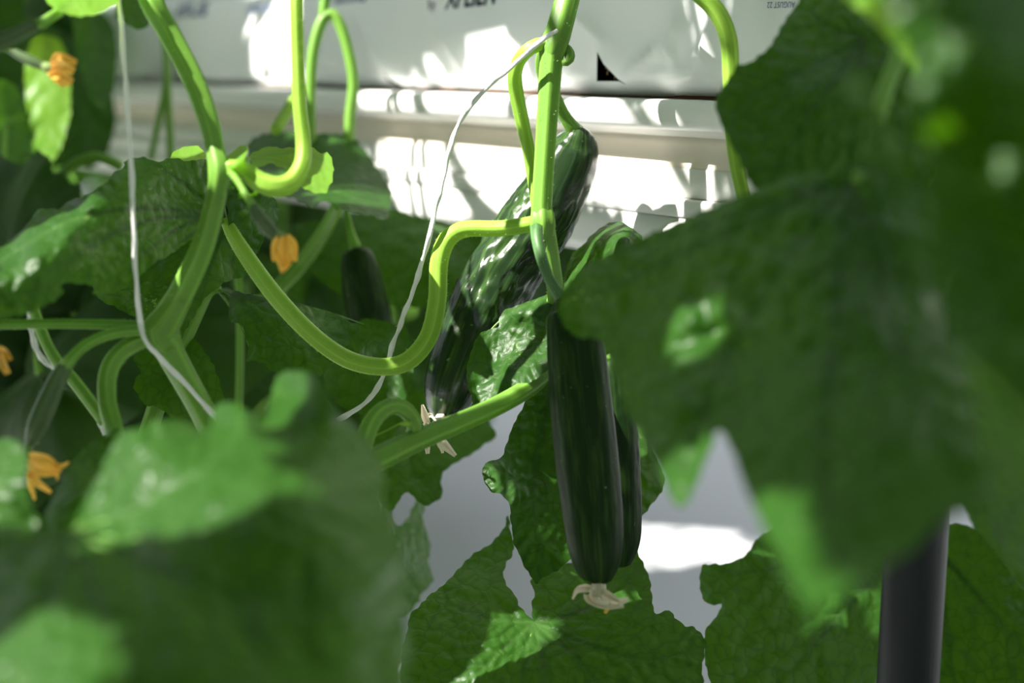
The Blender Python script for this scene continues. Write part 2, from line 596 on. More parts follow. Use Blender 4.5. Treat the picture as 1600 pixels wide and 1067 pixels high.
def sweep(name, prof, mat, parent, u0=GU0, u1=GU1, n=60, closed=False):
    us = np.linspace(u0, u1, n); m_ = len(prof); v = []
    for u in us:
        for (n_, z_) in prof: v.append(G(u, n_, z_))
    f = []
    for i in range(n - 1):
        for j in range(m_ if closed else m_ - 1):
            j2 = (j + 1) % m_
            f.append((i * m_ + j, (i + 1) * m_ + j, (i + 1) * m_ + j2, i * m_ + j2))
    if closed: f += [tuple(range(m_))[::-1], tuple((n - 1) * m_ + j for j in range(m_))]
    return mesh_obj(name, v, f, mat, parent)


arc = [(0.012 + 0.0065 * math.cos(a), -0.0085 + 0.0085 * math.sin(a)) for a in np.linspace(math.pi / 2, -math.pi / 2, 14)]
rim = [(-0.03, 0.0)] + arc + [(0.006, -0.0185), (0.001, -0.021)]
sweep('rim', rim + [(-0.03, -0.021)], M['gutter'], gut, closed=True)
sweep('recess', [(0.001, -0.0205), (-0.003, -0.026), (-0.004, -0.032), (-0.001, -0.038), (0.0005, -0.040), (-0.02, -0.040), (-0.02, -0.0205)], M['gutter_beige'], gut, closed=True)
sweep('side_wall', [(0.0005, -0.039), (0.002, -0.0555), (-0.004, -0.0565), (-0.02, -0.0565), (-0.02, -0.039)], M['gutter'], gut, closed=True)
sweep('seam_strip', [(0.005, -0.0560), (0.0065, -0.0575), (0.0065, -0.0660), (0.005, -0.0668), (-0.01, -0.0668), (-0.01, -0.0560)], M['gutter'], gut, closed=True)
sweep('lower_wall', [(0.0055, -0.0673), (0.004, -0.088), (0.000, -0.0945), (-0.006, -0.0965), (-0.17, -0.0965), (-0.176, -0.09), (-0.18, 0.0), (-0.185, 0.0), (-0.185, -0.1), (-0.19, -0.1005)][:9]
      + [(-0.185, -0.100), (-0.02, -0.100), (-0.02, -0.0673)], M['gutter'], gut, closed=True)
# dark grime caught between the film and the rim
gv, gf = [], []
us = np.linspace(U_L - 0.2, U_R, 420)
for i, u in enumerate(us):
    a = 0.0004 + 0.0005 * noise.noise(Vector((u * 45, 0, 0))) + 0.0006 * noise.noise(Vector((u * 160, 5, 0))) + (0.0010 if u > on_face(1040, 150)[0] else 0)
    a = max(a, 0.0002)
    gv += [G(u, -0.0105, a + .0012), G(u, -0.0085, a + .0010), G(u, -0.006, a * .5 + .0006), G(u, -0.002 + .003 * noise.noise(Vector((u * 60, 9, 0))), 0.0003)]
for i in range(len(us) - 1):
    for j in range(3): gf.append((i * 4 + j, (i + 1) * 4 + j, (i + 1) * 4 + j + 1, i * 4 + j + 1))
mesh_obj('grime_line', gv, gf, M['grime'], gut)

# drain pipe under the gutter ----------------------------------------------------------------------
pp = P(1428, 900, 1.12)
pipe = empty('drain_pipe', (pp[0], pp[1], 0), 'dark grey upright pipe under the gutter at the lower right', 'pipe')
RAD = 48 * 1.12 * S / F
c = np.array([[pp[0], pp[1], z] for z in np.linspace(0.0, Q0[2] - 0.1, 24)])
v, f, *_ = tube_geo(c, RAD, 48)
mesh_obj('tube', v, f, M['pipe'], pipe)
c = np.array([[pp[0], pp[1], z] for z in np.linspace(Q0[2] - 0.14, Q0[2] - 0.1, 6)])
v, f, *_ = tube_geo(c, RAD * 1.15, 48)
mesh_obj('collar', v, f, M['pipe'], pipe)

# ------------------------------------------------------------------ leaves
plants = {}


def plant(key, base, label, group=None):
    plants[key] = empty('cucumber_plant', base, label, 'plant', group)
    return plants[key]


top_z = Q0[2] + BAG_H
B0 = G(on_face(880, 60)[0], -0.08, BAG_H); A0 = G(on_face(420, 60)[0], -0.08, BAG_H); R0 = G(on_face(1250, 60)[0] + .05, -0.08, BAG_H)
plant('B', B0, 'central cucumber vine with the thick pale S-shaped leaf stalk crossing the gutter')
plant('A', A0, 'cucumber vine at the left with a forked node wound by white string')
plant('R', R0, 'cucumber plant at the right with a huge blurred lobed leaf in front')


def rbf_depth(ctrl):
    c = np.asarray(ctrl, float)
    xy, d = c[:, :2] / 200.0, c[:, 2]
    n = len(c)
    def phi(r2): return 0.5 * r2 * np.log(r2 + 1e-9)
    K = phi(((xy[:, None] - xy[None]) ** 2).sum(-1)) + 0.02 * np.eye(n)
    Pm = np.hstack([np.ones((n, 1)), xy])
    A = np.block([[K, Pm], [Pm.T, np.zeros((3, 3))]])
    s = np.linalg.solve(A + 1e-9 * np.eye(n + 3), np.concatenate([d, np.zeros(3)]))
    def fn(x, y):
        q = np.stack([x, y], 1) / 200.0
        return phi(((q[:, None] - xy[None]) ** 2).sum(-1)) @ s[:n] + s[n] + q @ s[n + 1:]
    return fn


def side_veins(mains, base, n_side=6):
    segs = []                                   # (x0,y0,x1,y1,width)
    for mline in mains:
        p = spline(np.array([base] + list(mline), float), 40)
        L = np.linalg.norm(np.diff(p, axis=0), axis=1).sum()
        for i in range(39):
            w = 1.0 - 0.7 * i / 39
            segs.append((*p[i], *p[i + 1], w))
        for k in range(n_side):
            i = int(4 + 34 * (k + 0.5) / n_side)
            t = p[min(i + 1, 39)] - p[i - 1]; t = t / (np.linalg.norm(t) + 1e-9)
            for sgn in (-1, 1):
                j = min(39, max(0, i + (1 if sgn > 0 else 0)))
                a = sgn * math.radians(48)
                d = np.array([t[0] * math.cos(a) - t[1] * math.sin(a), t[0] * math.sin(a) + t[1] * math.cos(a)])
                ln = L * 0.30 * (1 - 0.55 * k / n_side)
                q0 = p[j]; q = q0
                for h in range(5):
                    q1 = q + (d + 0.12 * h * t) * ln / 5
                    segs.append((*q, *q1, 0.42 - 0.05 * h)); q = q1
    return np.array(segs)


def seg_dist(x, y, segs):
    best = np.full(len(x), 1e9); vein = np.zeros(len(x))
    for (x0, y0, x1, y1, w) in segs:
        dx, dy = x1 - x0, y1 - y0
        t = np.clip(((x - x0) * dx + (y - y0) * dy) / (dx * dx + dy * dy + 1e-9), 0, 1)
        d = np.hypot(x - x0 - t * dx, y - y0 - t * dy)
        best = np.minimum(best, d)
        vein = np.maximum(vein, w * np.exp(-(d / (1.2 + 2.2 * w)) ** 2))
    return best, vein


LEAVES = {}


def leaf(key, plant_key, outline, ctrl, base, mains, mat='leaf', step=5.0, pucker=0.0018, teeth=3.0, n_side=6, wave=0.006, speck=(), petiole=None, pet_mat=None, label=None, hair=0, veins=True, tilt=0.0, vein_r=0.0010):
    """a cucumber leaf: margin points in photo pixels, control points (px, py, distance) for its curved surface,
    base = where its stalk joins, mains = its palmate main veins"""
    o2 = np.array(outline, float)
    seed = sum(map(ord, key)) * 1.37
    cl = np.vstack([o2, o2[:1]])
    # densify the margin and give it small teeth
    m = []
    per = np.linalg.norm(np.diff(cl, axis=0), axis=1)
    q = spline(cl, int(max(40, per.sum() / (step * 0.9))))[:-1]
    tg = np.gradient(q, axis=0); nr = np.stack([tg[:, 1], -tg[:, 0]], 1); nr /= np.linalg.norm(nr, axis=1)[:, None] + 1e-9
    arcl = np.cumsum(np.linalg.norm(tg, axis=1))
    tooth = np.abs(((arcl / 19.0) % 1.0) - 0.35) * 2 - 0.7
    jit = np.array([noise.noise(Vector((a * 0.05, seed, 0))) + .6 * noise.noise(Vector((a * 0.13, seed, 3))) for a in arcl])
    q = q + nr * (teeth * (0.6 * tooth + 0.8 * jit))[:, None]
    # inner points
    x0, y0 = q.min(0); x1, y1 = q.max(0)
    gx, gy = np.meshgrid(np.arange(x0, x1, step), np.arange(y0, y1, step * 0.87))
    gx = gx + (np.arange(gx.shape[0]) % 2)[:, None] * step / 2
    gx, gy = gx.ravel(), gy.ravel()
    ins = np.zeros(len(gx), bool)
    xj, yj = q[-1]
    for (xi, yi) in q:
        c_ = ((yi > gy) != (yj > gy)) & (gx < (xj - xi) * (gy - yi) / (yj - yi + 1e-12) + xi)
        ins ^= c_; xj, yj = xi, yi
    gx, gy = gx[ins], gy[ins]
    # keep clear of the margin
    dmin = np.full(len(gx), 1e9)
    for k in range(0, len(q), 1): dmin = np.minimum(dmin, (gx - q[k, 0]) ** 2 + (gy - q[k, 1]) ** 2)
    ok = dmin > (step * 0.55) ** 2
    pts = np.vstack([q, np.stack([gx[ok], gy[ok]], 1)])
    nq = len(q)
    r = delaunay_2d_cdt([Vector(p) for p in pts], [], [list(range(nq))], 1, 1e-5)
    vv = np.array([tuple(p) for p in r[0]]); fc = r[2]
    ctrl = [(x_, y_, d_ + tilt * (850 - y_) / 200.0) for (x_, y_, d_) in ctrl]
    dep = rbf_depth(ctrl)
    segs = side_veins(mains, base, n_side)
    d, vn = seg_dist(vv[:, 0], vv[:, 1], segs)
    dist = dep(vv[:, 0], vv[:, 1])
    k_px = float(np.mean([c_[2] for c_ in ctrl])) * S / F                      # metres per pixel here
    h = 1 - np.exp(-(d / 8.0) ** 2)
    low = np.array([noise.noise(Vector((a * 0.012, b * 0.012, seed))) + 0.5 * noise.noise(Vector((a * 0.035, b * 0.035, seed + 7))) for a, b in vv])
    fine = np.array([noise.noise(Vector((a * 0.09, b * 0.09, seed + 3))) for a, b in vv])
    dist = dist + (wave * low) / 1.0 - (pucker * (h - 0.5) + pucker * 0.45 * fine) / S
    w = PA(vv[:, 0], vv[:, 1], dist)
    spk = np.zeros(len(vv))
    for (sx, sy, sr, sv) in speck:
        spk = np.maximum(spk, sv * np.exp(-(((vv[:, 0] - sx) ** 2 + (vv[:, 1] - sy) ** 2) / sr ** 2)))
    root = plants[plant_key]
    o = mesh_obj('leaf', w, fc, M[mat], root, attrs={'vein': vn, 'speck': spk})
    if label: o['label'] = label
    if veins:
        for ml in mains:
            p = spline(np.array([base] + list(ml), float), 30)
            p = p[:27]
            dd = dep(p[:, 0], p[:, 1]) + wave * np.array([noise.noise(Vector((a * 0.012, b * 0.012, seed))) + 0.5 * noise.noise(Vector((a * 0.035, b * 0.035, seed + 7))) for a, b in p]) + (0.6 * pucker + 1.6 * vein_r) / S
            c = PA(p[:, 0], p[:, 1], dd)
            rr = np.linspace(vein_r, vein_r * 0.25, len(c))
            v, f, al, th = tube_geo(c, rr, 8)
            mesh_obj('vein', v, f, M['vein'] if mat != 'lit_young_leaf' else M['pale_stem'], o, attrs={'theta': th, 'along': al})
    if petiole:
        c, rr = px_line(petiole)
        v, f, al, th = tube_geo(c, rr, 20, 6, 0.06)
        po = mesh_obj('petiole', v, f, M[pet_mat or 'stem'], o, attrs={'theta': th, 'along': al})
        LEAVES[key + '_pet'] = (c, rr, po)
    LEAVES[key] = o
    return o


# --- left plant and centre plant leaves
leaf('L1', 'B', [(355, 345), (350, 320), (356, 295), (342, 262), (323, 250), (296, 251), (270, 248), (245, 251), (225, 246), (208, 247), (191, 252), (194, 259),
                 (180, 270), (174, 277), (156, 292), (141, 303), (124, 309), (107, 315), (90, 327), (59, 327), (52, 340), (37, 358), (17, 375), (0, 387), (-50, 410),
                 (-95, 450), (-80, 500), (-40, 512), (0, 500), (40, 490), (84, 471), (98, 456), (95, 447), (108, 441), (140, 446), (151, 450), (145, 460), (160, 460),
                 (185, 455), (207, 440), (225, 425), (245, 408), (270, 395), (290, 380), (310, 370), (325, 360), (342, 354)],
     [(355, 345, 1.16), (330, 255, 1.17), (265, 250, 1.13), (210, 250, 1.10), (250, 330, 1.10), (245, 405, 1.08), (160, 455, 1.03), (150, 380, 1.02), (141, 310, 1.03),
      (100, 352, 0.985), (60, 335, 1.07), (95, 325, 1.08), (20, 378, 1.04), (45, 390, .975), (0, 418, 0.965), (0, 495, 0.955), (60, 450, .965), (-80, 460, 0.94), (-60, 420, .99)],
     (352, 341), [[(300, 300), (245, 262), (208, 256)], [(280, 330), (180, 330), (100, 350), (20, 395), (-60, 440)], [(290, 350), (220, 400), (160, 452)],
                  [(345, 300), (325, 258)], [(300, 365), (255, 398)], [(230, 345), (120, 400), (40, 480)]],
     step=4.0, pucker=0.0020, wave=0.004, speck=[(140, 385, 14, 1.0), (147, 400, 16, 1.0), (138, 340, 10, .8), (150, 425, 10, .6), (255, 262, 9, .9), (268, 268, 8, .7), (258, 280, 6, .7)],
     petiole=[(352, 342, 1.16, 9), (375, 385, 1.16, 12.5), (430, 462, 1.17, 14), (490, 525, 1.175, 14), (545, 562, 1.18, 14), (600, 573, 1.18, 14), (640, 562, 1.18, 15), (670, 525, 1.18, 15),
              (683, 470, 1.18, 15), (686, 410, 1.18, 15), (700, 373, 1.18, 15), (728, 358, 1.18, 13.5), (780, 357, 1.175, 13), (820, 352, 1.17, 13), (845, 346, 1.17, 12)], pet_mat='pale_stem')
hairs(*LEAVES['L1_pet'])

leaf('L2', 'B', [(325, 452), (350, 450), (381, 457), (425, 467), (470, 475), (516, 487), (550, 504), (582, 517), (599, 513), (601, 528), (598, 560), (575, 562), (548, 566), (524, 562),
                 (509, 576), (498, 589), (465, 588), (430, 584), (408, 567), (395, 565), (386, 563), (387, 540), (380, 520), (378, 506), (360, 500), (357, 475), (356, 464)],
     [(325, 452, 1.30), (381, 457, 1.26), (470, 478, 1.25), (516, 490, 1.27), (590, 518, 1.24), (590, 555, 1.27), (500, 580, 1.215), (430, 580, 1.205), (390, 555, 1.22), (450, 520, 1.225), (365, 490, 1.24), (550, 540, 1.23)],
     (340, 452), [[(385, 480), (430, 540), (445, 580)], [(400, 468), (500, 520), (590, 540)], [(360, 480), (385, 530), (392, 558)], [(420, 480), (480, 540), (500, 580)], [(440, 470), (520, 490), (595, 516)]],
     step=4.5, n_side=5, wave=.004, petiole=[(345, 452, 1.28, 5), (328, 455, 1.275, 8), (308, 485, 1.265, 12), (264, 583, 1.255, 13.5), (234, 668, 1.25, 14), (215, 740, 1.25, 14), (230, 850, 1.22, 14), (300, 960, 1.14, 14), (372, 1000, 1.10, 14)])
leaf('L6', 'B', [(560, 500), (575, 497), (605, 503), (631, 508), (640, 530), (645, 575), (650, 608), (640, 613), (632, 625), (618, 640), (590, 650), (555, 645), (520, 625), (505, 590), (520, 540)],
     [(560, 500, 1.40), (630, 510, 1.38), (645, 600, 1.34), (590, 645, 1.33), (520, 600, 1.36), (580, 570, 1.35)],
     (540, 530), [[(590, 560), (645, 605)], [(580, 530), (630, 520)], [(560, 590), (590, 640)]], step=7, n_side=4, veins=False)
leaf('L5', 'A', [(330, 350), (370, 352), (395, 375), (393, 410), (385, 430), (352, 441), (325, 462), (305, 490), (288, 520), (272, 545), (240, 530), (215, 500), (180, 480), (150, 462), (150, 430), (200, 390), (260, 360)],
     [(330, 350, 1.22), (390, 390, 1.25), (350, 440, 1.22), (280, 535, 1.18), (160, 450, 1.20), (220, 400, 1.23), (270, 450, 1.20)],
     (345, 360), [[(300, 420), (275, 530)], [(270, 400), (165, 455)], [(360, 400), (350, 438)], [(320, 430), (300, 485)]], step=6, n_side=5, speck=[(235, 470, 30, .5)])
leaf('L7', 'A', [(225, 545), (208, 560), (222, 580), (208, 602), (224, 630), (240, 633), (252, 640), (268, 652), (275, 668), (335, 675), (352, 640), (338, 580), (300, 525), (255, 520)],
     [(225, 545, 1.25), (210, 600, 1.24), (270, 660, 1.22), (345, 640, 1.24), (300, 530, 1.26), (270, 590, 1.24)],
     (290, 530), [[(260, 580), (215, 605)], [(280, 600), (270, 655)], [(310, 600), (340, 650)]], step=7, n_side=4, veins=False)
leaf('L3', 'A', [(385, 225), (400, 214), (440, 205), (500, 209), (545, 211), (575, 240), (595, 270), (612, 300), (610, 320), (603, 343), (580, 338), (545, 330), (505, 315), (490, 325), (470, 315), (430, 300), (395, 270)],
     [(385, 225, 1.56), (500, 210, 1.55), (545, 213, 1.55), (595, 272, 1.50), (612, 305, 1.44), (600, 340, 1.36), (545, 325, 1.36), (500, 312, 1.37), (560, 296, 1.43), (470, 310, 1.40), (430, 270, 1.50), (500, 260, 1.50), (510, 290, 1.45)],
     (415, 240), [[(500, 290), (550, 308), (600, 335)], [(490, 262), (560, 285), (608, 302)], [(470, 225), (540, 216)], [(450, 280), (500, 314)], [(500, 240), (580, 255)]], step=5, n_side=5, wave=.004,
     petiole=[(528, 318, 1.40, 9), (512, 352, 1.45, 11), (480, 400, 1.50, 12), (440, 445, 1.5, 12), (410, 470, 1.48, 11)])
leaf('L4', 'A', [(386, 246), (396, 238), (418, 229), (450, 231), (478, 228), (494, 234), (503, 241), (512, 236), (520, 252), (521, 275), (510, 300), (494, 303), (475, 296), (458, 278), (440, 262), (420, 256), (400, 262)],
     [(386, 246, 1.08), (418, 231, 1.13), (480, 230, 1.16), (518, 250, 1.13), (515, 290, 1.10), (470, 285, 1.10), (430, 256, 1.07), (470, 255, 1.125)],
     (388, 248), [[(430, 240), (480, 240), (515, 262)], [(440, 252), (500, 298)]], mat='lit_young_leaf', step=3.5, n_side=5, wave=.006, teeth=3,
     petiole=[(388, 248, 1.08, 4), (372, 256, 1.06, 5), (355, 264, 1.05, 6)], pet_mat='pale_stem')
leaf('L8', 'A', [(264, 248), (272, 236), (285, 230), (305, 229), (318, 234), (323, 246), (318, 262), (290, 268), (268, 262)],
     [(264, 248, 1.20), (300, 230, 1.24), (322, 245, 1.20), (290, 265, 1.19)], (295, 265), [[(290, 245), (285, 232)], [(305, 248), (318, 236)]], mat='lit_young_leaf', step=3.5, n_side=3, veins=False)
leaf('L9', 'A', [(352, 285), (372, 279), (394, 290), (420, 300), (434, 320), (436, 345), (418, 362), (402, 395), (382, 402), (362, 372), (355, 335)],
     [(352, 285, 1.14), (380, 280, 1.12), (430, 320, 1.20), (415, 360, 1.20), (385, 400, 1.2), (360, 330, 1.14)], (356, 290), [[(390, 330), (428, 340)], [(375, 350), (388, 395)]], step=4, n_side=4, veins=False)
leaf('L10', 'A', [(352, 252), (360, 240), (375, 228), (386, 227), (387, 238), (380, 250), (366, 262), (354, 262)], [(352, 252, 1.06), (380, 228, 1.08), (384, 245, 1.04), (360, 262, 1.04)],
     (354, 260), [[(368, 244), (382, 230)]], mat='lit_young_leaf', step=3, n_side=2, veins=False, teeth=1.5)

leaf('F1', 'A', [(115, 832), (118, 812), (138, 772), (155, 740), (170, 705), (185, 680), (196, 672), (215, 668), (240, 658), (270, 655), (292, 660), (312, 668), (328, 668), (331, 650), (336, 635),
                 (350, 628), (370, 630), (383, 638), (396, 646), (410, 654), (418, 640), (425, 610), (432, 590), (446, 580), (470, 580), (490, 586), (506, 600), (519, 625), (529, 648), (550, 660),
                 (576, 690), (596, 725), (604, 755), (600, 772), (606, 800), (618, 840), (628, 880), (635, 920), (631, 960), (640, 1000), (636, 1050), (620, 1110), (500, 1200), (300, 1230), (100, 1210),
                 (-60, 1150), (-100, 1000), (-80, 890), (-40, 840), (0, 822), (50, 824), (90, 832)],
     [(105, 838, .735), (118, 812, .765), (155, 740, .757), (200, 672, .752), (270, 658, .745), (334, 645, .80), (354, 632, .765), (382, 640, .735), (426, 610, .815), (434, 590, .815), (470, 583, .755), (512, 612, .725), (418, 652, .775), (470, 655, .735), (525, 648, .735), (550, 665, .78),
      (300, 740, .715), (230, 800, .725), (140, 790, .768), (400, 745, .685), (605, 760, .77), (560, 780, .715), (632, 920, .73), (590, 930, .685), (400, 920, .668), (200, 930, .68), (60, 950, .69), (100, 1040, .665), (20, 1060, .69), (640, 1060, .715), (400, 1090, .64), (300, 1220, .64),
      (-80, 1000, .73), (0, 830, .76), (-60, 1140, .69)],
     (105, 838), [[(160, 790), (220, 720), (285, 662)], [(220, 790), (330, 720), (450, 590)], [(250, 840), (430, 800), (600, 770)], [(200, 870), (400, 940), (630, 960)], [(130, 900), (200, 1060), (280, 1210)],
                  [(80, 920), (30, 1060), (10, 1170)], [(40, 860), (-60, 960)]],
     step=7, pucker=0.0020, wave=.008, n_side=6, teeth=4, tilt=.055,
     petiole=[(105, 838, .74, 9), (120, 850, .76, 12), (160, 780, .92, 14), (180, 690, 1.02, 14.5), (168, 630, 1.05, 14.5), (170, 580, 1.06, 14.5), (192, 548, 1.065, 14), (225, 530, 1.07, 13), (245, 522, 1.08, 12)])
hairs(*LEAVES['F1_pet'])
leaf('F0', 'A', [(-70, 700), (0, 685), (20, 687), (36, 700), (43, 722), (40, 760), (50, 790), (60, 815), (40, 835), (0, 845), (-70, 850)],
     [(-70, 700, .86), (20, 688, .84), (40, 740, .80), (55, 815, .80), (-60, 840, .80), (0, 760, .80)], (-60, 800), [[(0, 760), (30, 700)], [(0, 800), (50, 815)]], step=7, n_side=4, veins=False)
leaf('F2', 'A', [(182, 670), (165, 680), (140, 695), (115, 720), (100, 745), (85, 770), (70, 800), (62, 835), (110, 850), (150, 810), (195, 740), (200, 695)],
     [(182, 670, .98), (115, 720, .96), (65, 830, .90), (150, 810, .90), (195, 740, .95), (125, 770, .90)], (70, 840), [[(110, 780), (175, 685)], [(90, 800), (95, 755)], [(130, 810), (185, 740)]], step=5, n_side=6, pucker=.002, veins=False)

leaf('D1', 'B', [(590, 720), (620, 670), (660, 645), (705, 638), (745, 640), (762, 655), (775, 682), (760, 694), (735, 710), (706, 727), (690, 742), (692, 768), (688, 779), (665, 790), (645, 775), (635, 770), (610, 800), (590, 780)],
     [(600, 720, 1.36), (680, 645, 1.42), (770, 680, 1.44), (690, 760, 1.36), (610, 780, 1.34), (680, 700, 1.38)], (620, 700), [[(690, 690), (765, 682)], [(660, 730), (685, 775)]], step=6, n_side=5, veins=False)
leaf('D2', 'B', [(595, 760), (615, 775), (612, 800), (622, 820), (640, 805), (650, 780), (663, 790), (662, 815), (672, 850), (670, 880), (676, 905), (660, 928), (642, 955), (615, 965), (590, 900)],
     [(600, 770, 1.40), (660, 800, 1.46), (675, 900, 1.44), (620, 960, 1.40), (620, 870, 1.38)], (610, 780), [[(640, 860), (665, 910)], [(615, 860), (622, 950)]], step=6, n_side=4, veins=False)
leaf('D3', 'B', [(560, 640), (640, 610), (720, 600), (760, 630), (740, 650), (700, 660), (640, 690), (580, 700)],
     [(560, 640, 1.5), (720, 600, 1.5), (740, 650, 1.46), (600, 690, 1.48)], (570, 660), [[(640, 650), (740, 630)]], step=8, n_side=4, veins=False)

leaf('D4', 'B', [(460, 350), (540, 337), (600, 325), (660, 338), (712, 351), (770, 364), (840, 384), (820, 440), (700, 478), (560, 470), (480, 420)], [(460, 350, 1.60), (600, 326, 1.62), (712, 352, 1.56), (840, 384, 1.50), (700, 475, 1.50), (560, 465, 1.55), (640, 400, 1.54)],
     (840, 400), [[(700, 400), (560, 400)], [(720, 430), (620, 460)], [(720, 370), (610, 335)]], step=8, n_side=4, veins=False)
leaf('B1', 'B', [(864, 455), (850, 462), (830, 469), (812, 476), (791, 484), (780, 496), (778, 510), (760, 515), (745, 527), (738, 545), (729, 575), (730, 600), (737, 618), (744, 632), (775, 628), (810, 608), (845, 585), (866, 560), (870, 500)],
     [(864, 455, 1.20), (830, 470, 1.195), (791, 486, 1.20), (805, 490, 1.165), (778, 510, 1.19), (745, 528, 1.185), (730, 590, 1.165), (744, 630, 1.16), (770, 560, 1.19), (800, 590, 1.145), (815, 500, 1.19), (832, 490, 1.165), (845, 520, 1.18), (860, 560, 1.15), (840, 600, 1.14), (853, 480, 1.175)],
     (858, 462), [[(830, 480), (800, 540), (765, 625)], [(800, 488), (760, 525), (733, 585)], [(846, 500), (825, 560), (815, 600)], [(862, 500), (858, 560)]], step=3.2, n_side=6, wave=.003, pucker=.0016, teeth=2,
     speck=[(808, 560, 10, .6), (805, 545, 8, .5)])
leaf('B2', 'B', [(860, 585), (836, 602), (815, 640), (800, 670), (790, 698), (783, 715), (770, 719), (757, 726), (754, 740), (765, 765), (785, 774), (796, 790), (798, 810), (802, 843), (809, 862), (820, 885), (832, 904), (838, 913),
                 (846, 904), (868, 893), (887, 876), (905, 850), (915, 700), (890, 600)],
     [(860, 585, 1.20), (815, 640, 1.20), (757, 735, 1.22), (800, 800, 1.195), (838, 910, 1.17), (840, 750, 1.18), (890, 870, 1.20), (910, 700, 1.21)],
     (868, 590), [[(845, 660), (836, 780), (838, 900)], [(825, 650), (790, 710), (762, 735)], [(840, 700), (808, 775)], [(880, 680), (895, 800)]], step=3.6, n_side=8, wave=.003, pucker=.0022, teeth=2)
leaf('B3', 'B', [(834, 968), (815, 950), (804, 930), (788, 909), (787, 892), (791, 880), (800, 866), (802, 850), (798, 830), (794, 802), (786, 826), (765, 850), (735, 870), (720, 884), (701, 906), (672, 930), (651, 951), (640, 962),
                 (636, 985), (630, 1020), (632, 1080), (690, 1150), (800, 1180), (950, 1170), (1060, 1130), (1096, 1080), (1097, 1041), (1103, 1004), (1087, 982), (1070, 978), (1057, 969), (1045, 952), (1030, 958), (1021, 953),
                 (1018, 922), (1010, 892), (998, 868), (980, 840), (940, 850), (900, 876), (885, 882), (866, 890), (846, 903), (830, 908), (835, 925), (831, 942)],
     [(834, 968, 1.20), (800, 860, 1.27), (794, 805, 1.30), (735, 872, 1.26), (650, 952, 1.20), (640, 1050, 1.15), (760, 1000, 1.16), (800, 1170, 1.08), (950, 1050, 1.14), (1100, 1010, 1.17), (1060, 1120, 1.10), (1020, 950, 1.20),
      (1000, 870, 1.27), (900, 880, 1.26), (850, 905, 1.24), (920, 960, 1.195), (870, 1070, 1.13), (1045, 955, 1.2)],
     (834, 972), [[(790, 970), (740, 962), (690, 940)], [(780, 1020), (740, 1055), (640, 1090)], [(815, 1060), (812, 1165)], [(900, 1030), (960, 1100), (1000, 1150)], [(920, 1010), (1010, 1030), (1095, 1010)], [(880, 965), (960, 930), (1000, 880)], [(846, 1030), (860, 1160)]],
     step=4.0, pucker=.0022, wave=.004, teeth=3, n_side=7)
leaf('B4', 'B', [(930, 540), (965, 570), (985, 610), (1005, 655), (1020, 700), (1038, 742), (1036, 762), (1020, 786), (997, 812), (980, 800), (955, 750), (940, 650)],
     [(930, 540, 1.28), (1000, 650, 1.26), (1038, 745, 1.25), (997, 810, 1.27), (950, 720, 1.29)], (945, 560), [[(975, 660), (1000, 800)], [(985, 640), (1030, 740)]], step=5, n_side=5, veins=False, teeth=2)
leaf('B5', 'B', [(880, 445), (884, 422), (895, 396), (912, 381), (934, 358), (958, 347), (975, 348), (986, 356), (1003, 370), (1000, 392), (970, 440), (920, 480), (882, 480)],
     [(880, 445, 1.25), (912, 381, 1.26), (958, 348, 1.27), (985, 358, 1.22), (1000, 375, 1.24), (960, 400, 1.21), (900, 460, 1.22), (968, 370, 1.20)], (890, 470), [[(920, 410), (955, 352)], [(935, 425), (980, 360)], [(890, 430), (915, 385)]], step=3.6, n_side=6, teeth=2)

# --- right plant
leaf('R2', 'R', [(1345, 280), (1300, 274), (1260, 270), (1220, 280), (1180, 297), (1140, 312), (1100, 328), (1060, 346), (1010, 369), (960, 392), (920, 416), (890, 441), (877, 465), (872, 486), (882, 508), (905, 528),
                 (930, 526), (946, 546), (960, 575), (968, 600), (976, 628), (985, 655), (1000, 672), (1012, 702), (1035, 742), (1046, 772), (1060, 793), (1071, 786), (1086, 760), (1101, 722), (1114, 692), (1121, 672), (1135, 684),
                 (1150, 720), (1166, 766), (1182, 802), (1202, 842), (1226, 882), (1246, 928), (1262, 956), (1278, 962), (1294, 940), (1330, 915), (1380, 886), (1420, 864), (1450, 836), (1480, 812), (1512, 800), (1542, 792), (1547, 772),
                 (1536, 720), (1521, 650), (1506, 580), (1491, 520), (1471, 460), (1440, 396), (1405, 332), (1374, 292)],
     [(1345, 282, .80), (1220, 282, .84), (1060, 348, .90), (960, 394, .94), (880, 480, .96), (930, 526, .93), (970, 610, .86), (1060, 790, .74), (1000, 480, .89), (1080, 500, .825), (1112, 522, .835), (1120, 675, .74), (1160, 760, .68), (1200, 840, .61), (1270, 950, .53), (1300, 800, .60), (1200, 600, .74),
      (1330, 500, .72), (1300, 400, .77), (1420, 860, .575), (1540, 785, .58), (1440, 650, .64), (1500, 560, .70), (1440, 400, .77), (1200, 400, .80), (1040, 620, .80)],
     (1335, 286), [[(1200, 340), (1020, 420), (885, 482)], [(1220, 430), (1120, 600), (1065, 780)], [(1310, 500), (1290, 760), (1275, 945)], [(1380, 480), (1450, 650), (1520, 780)], [(1390, 400), (1450, 480), (1490, 530)], [(1240, 310), (1120, 350), (1000, 385)]],
     step=8, pucker=.0022, wave=.009, teeth=4, n_side=6, speck=[(905, 470, 22, .9), (940, 455, 20, .6)], vein_r=.0014,
     petiole=[(1338, 286, .80, 9), (1348, 262, .80, 11), (1362, 230, .80, 12), (1380, 150, .82, 13), (1420, 40, .86, 13), (1450, -80, .9, 13)])
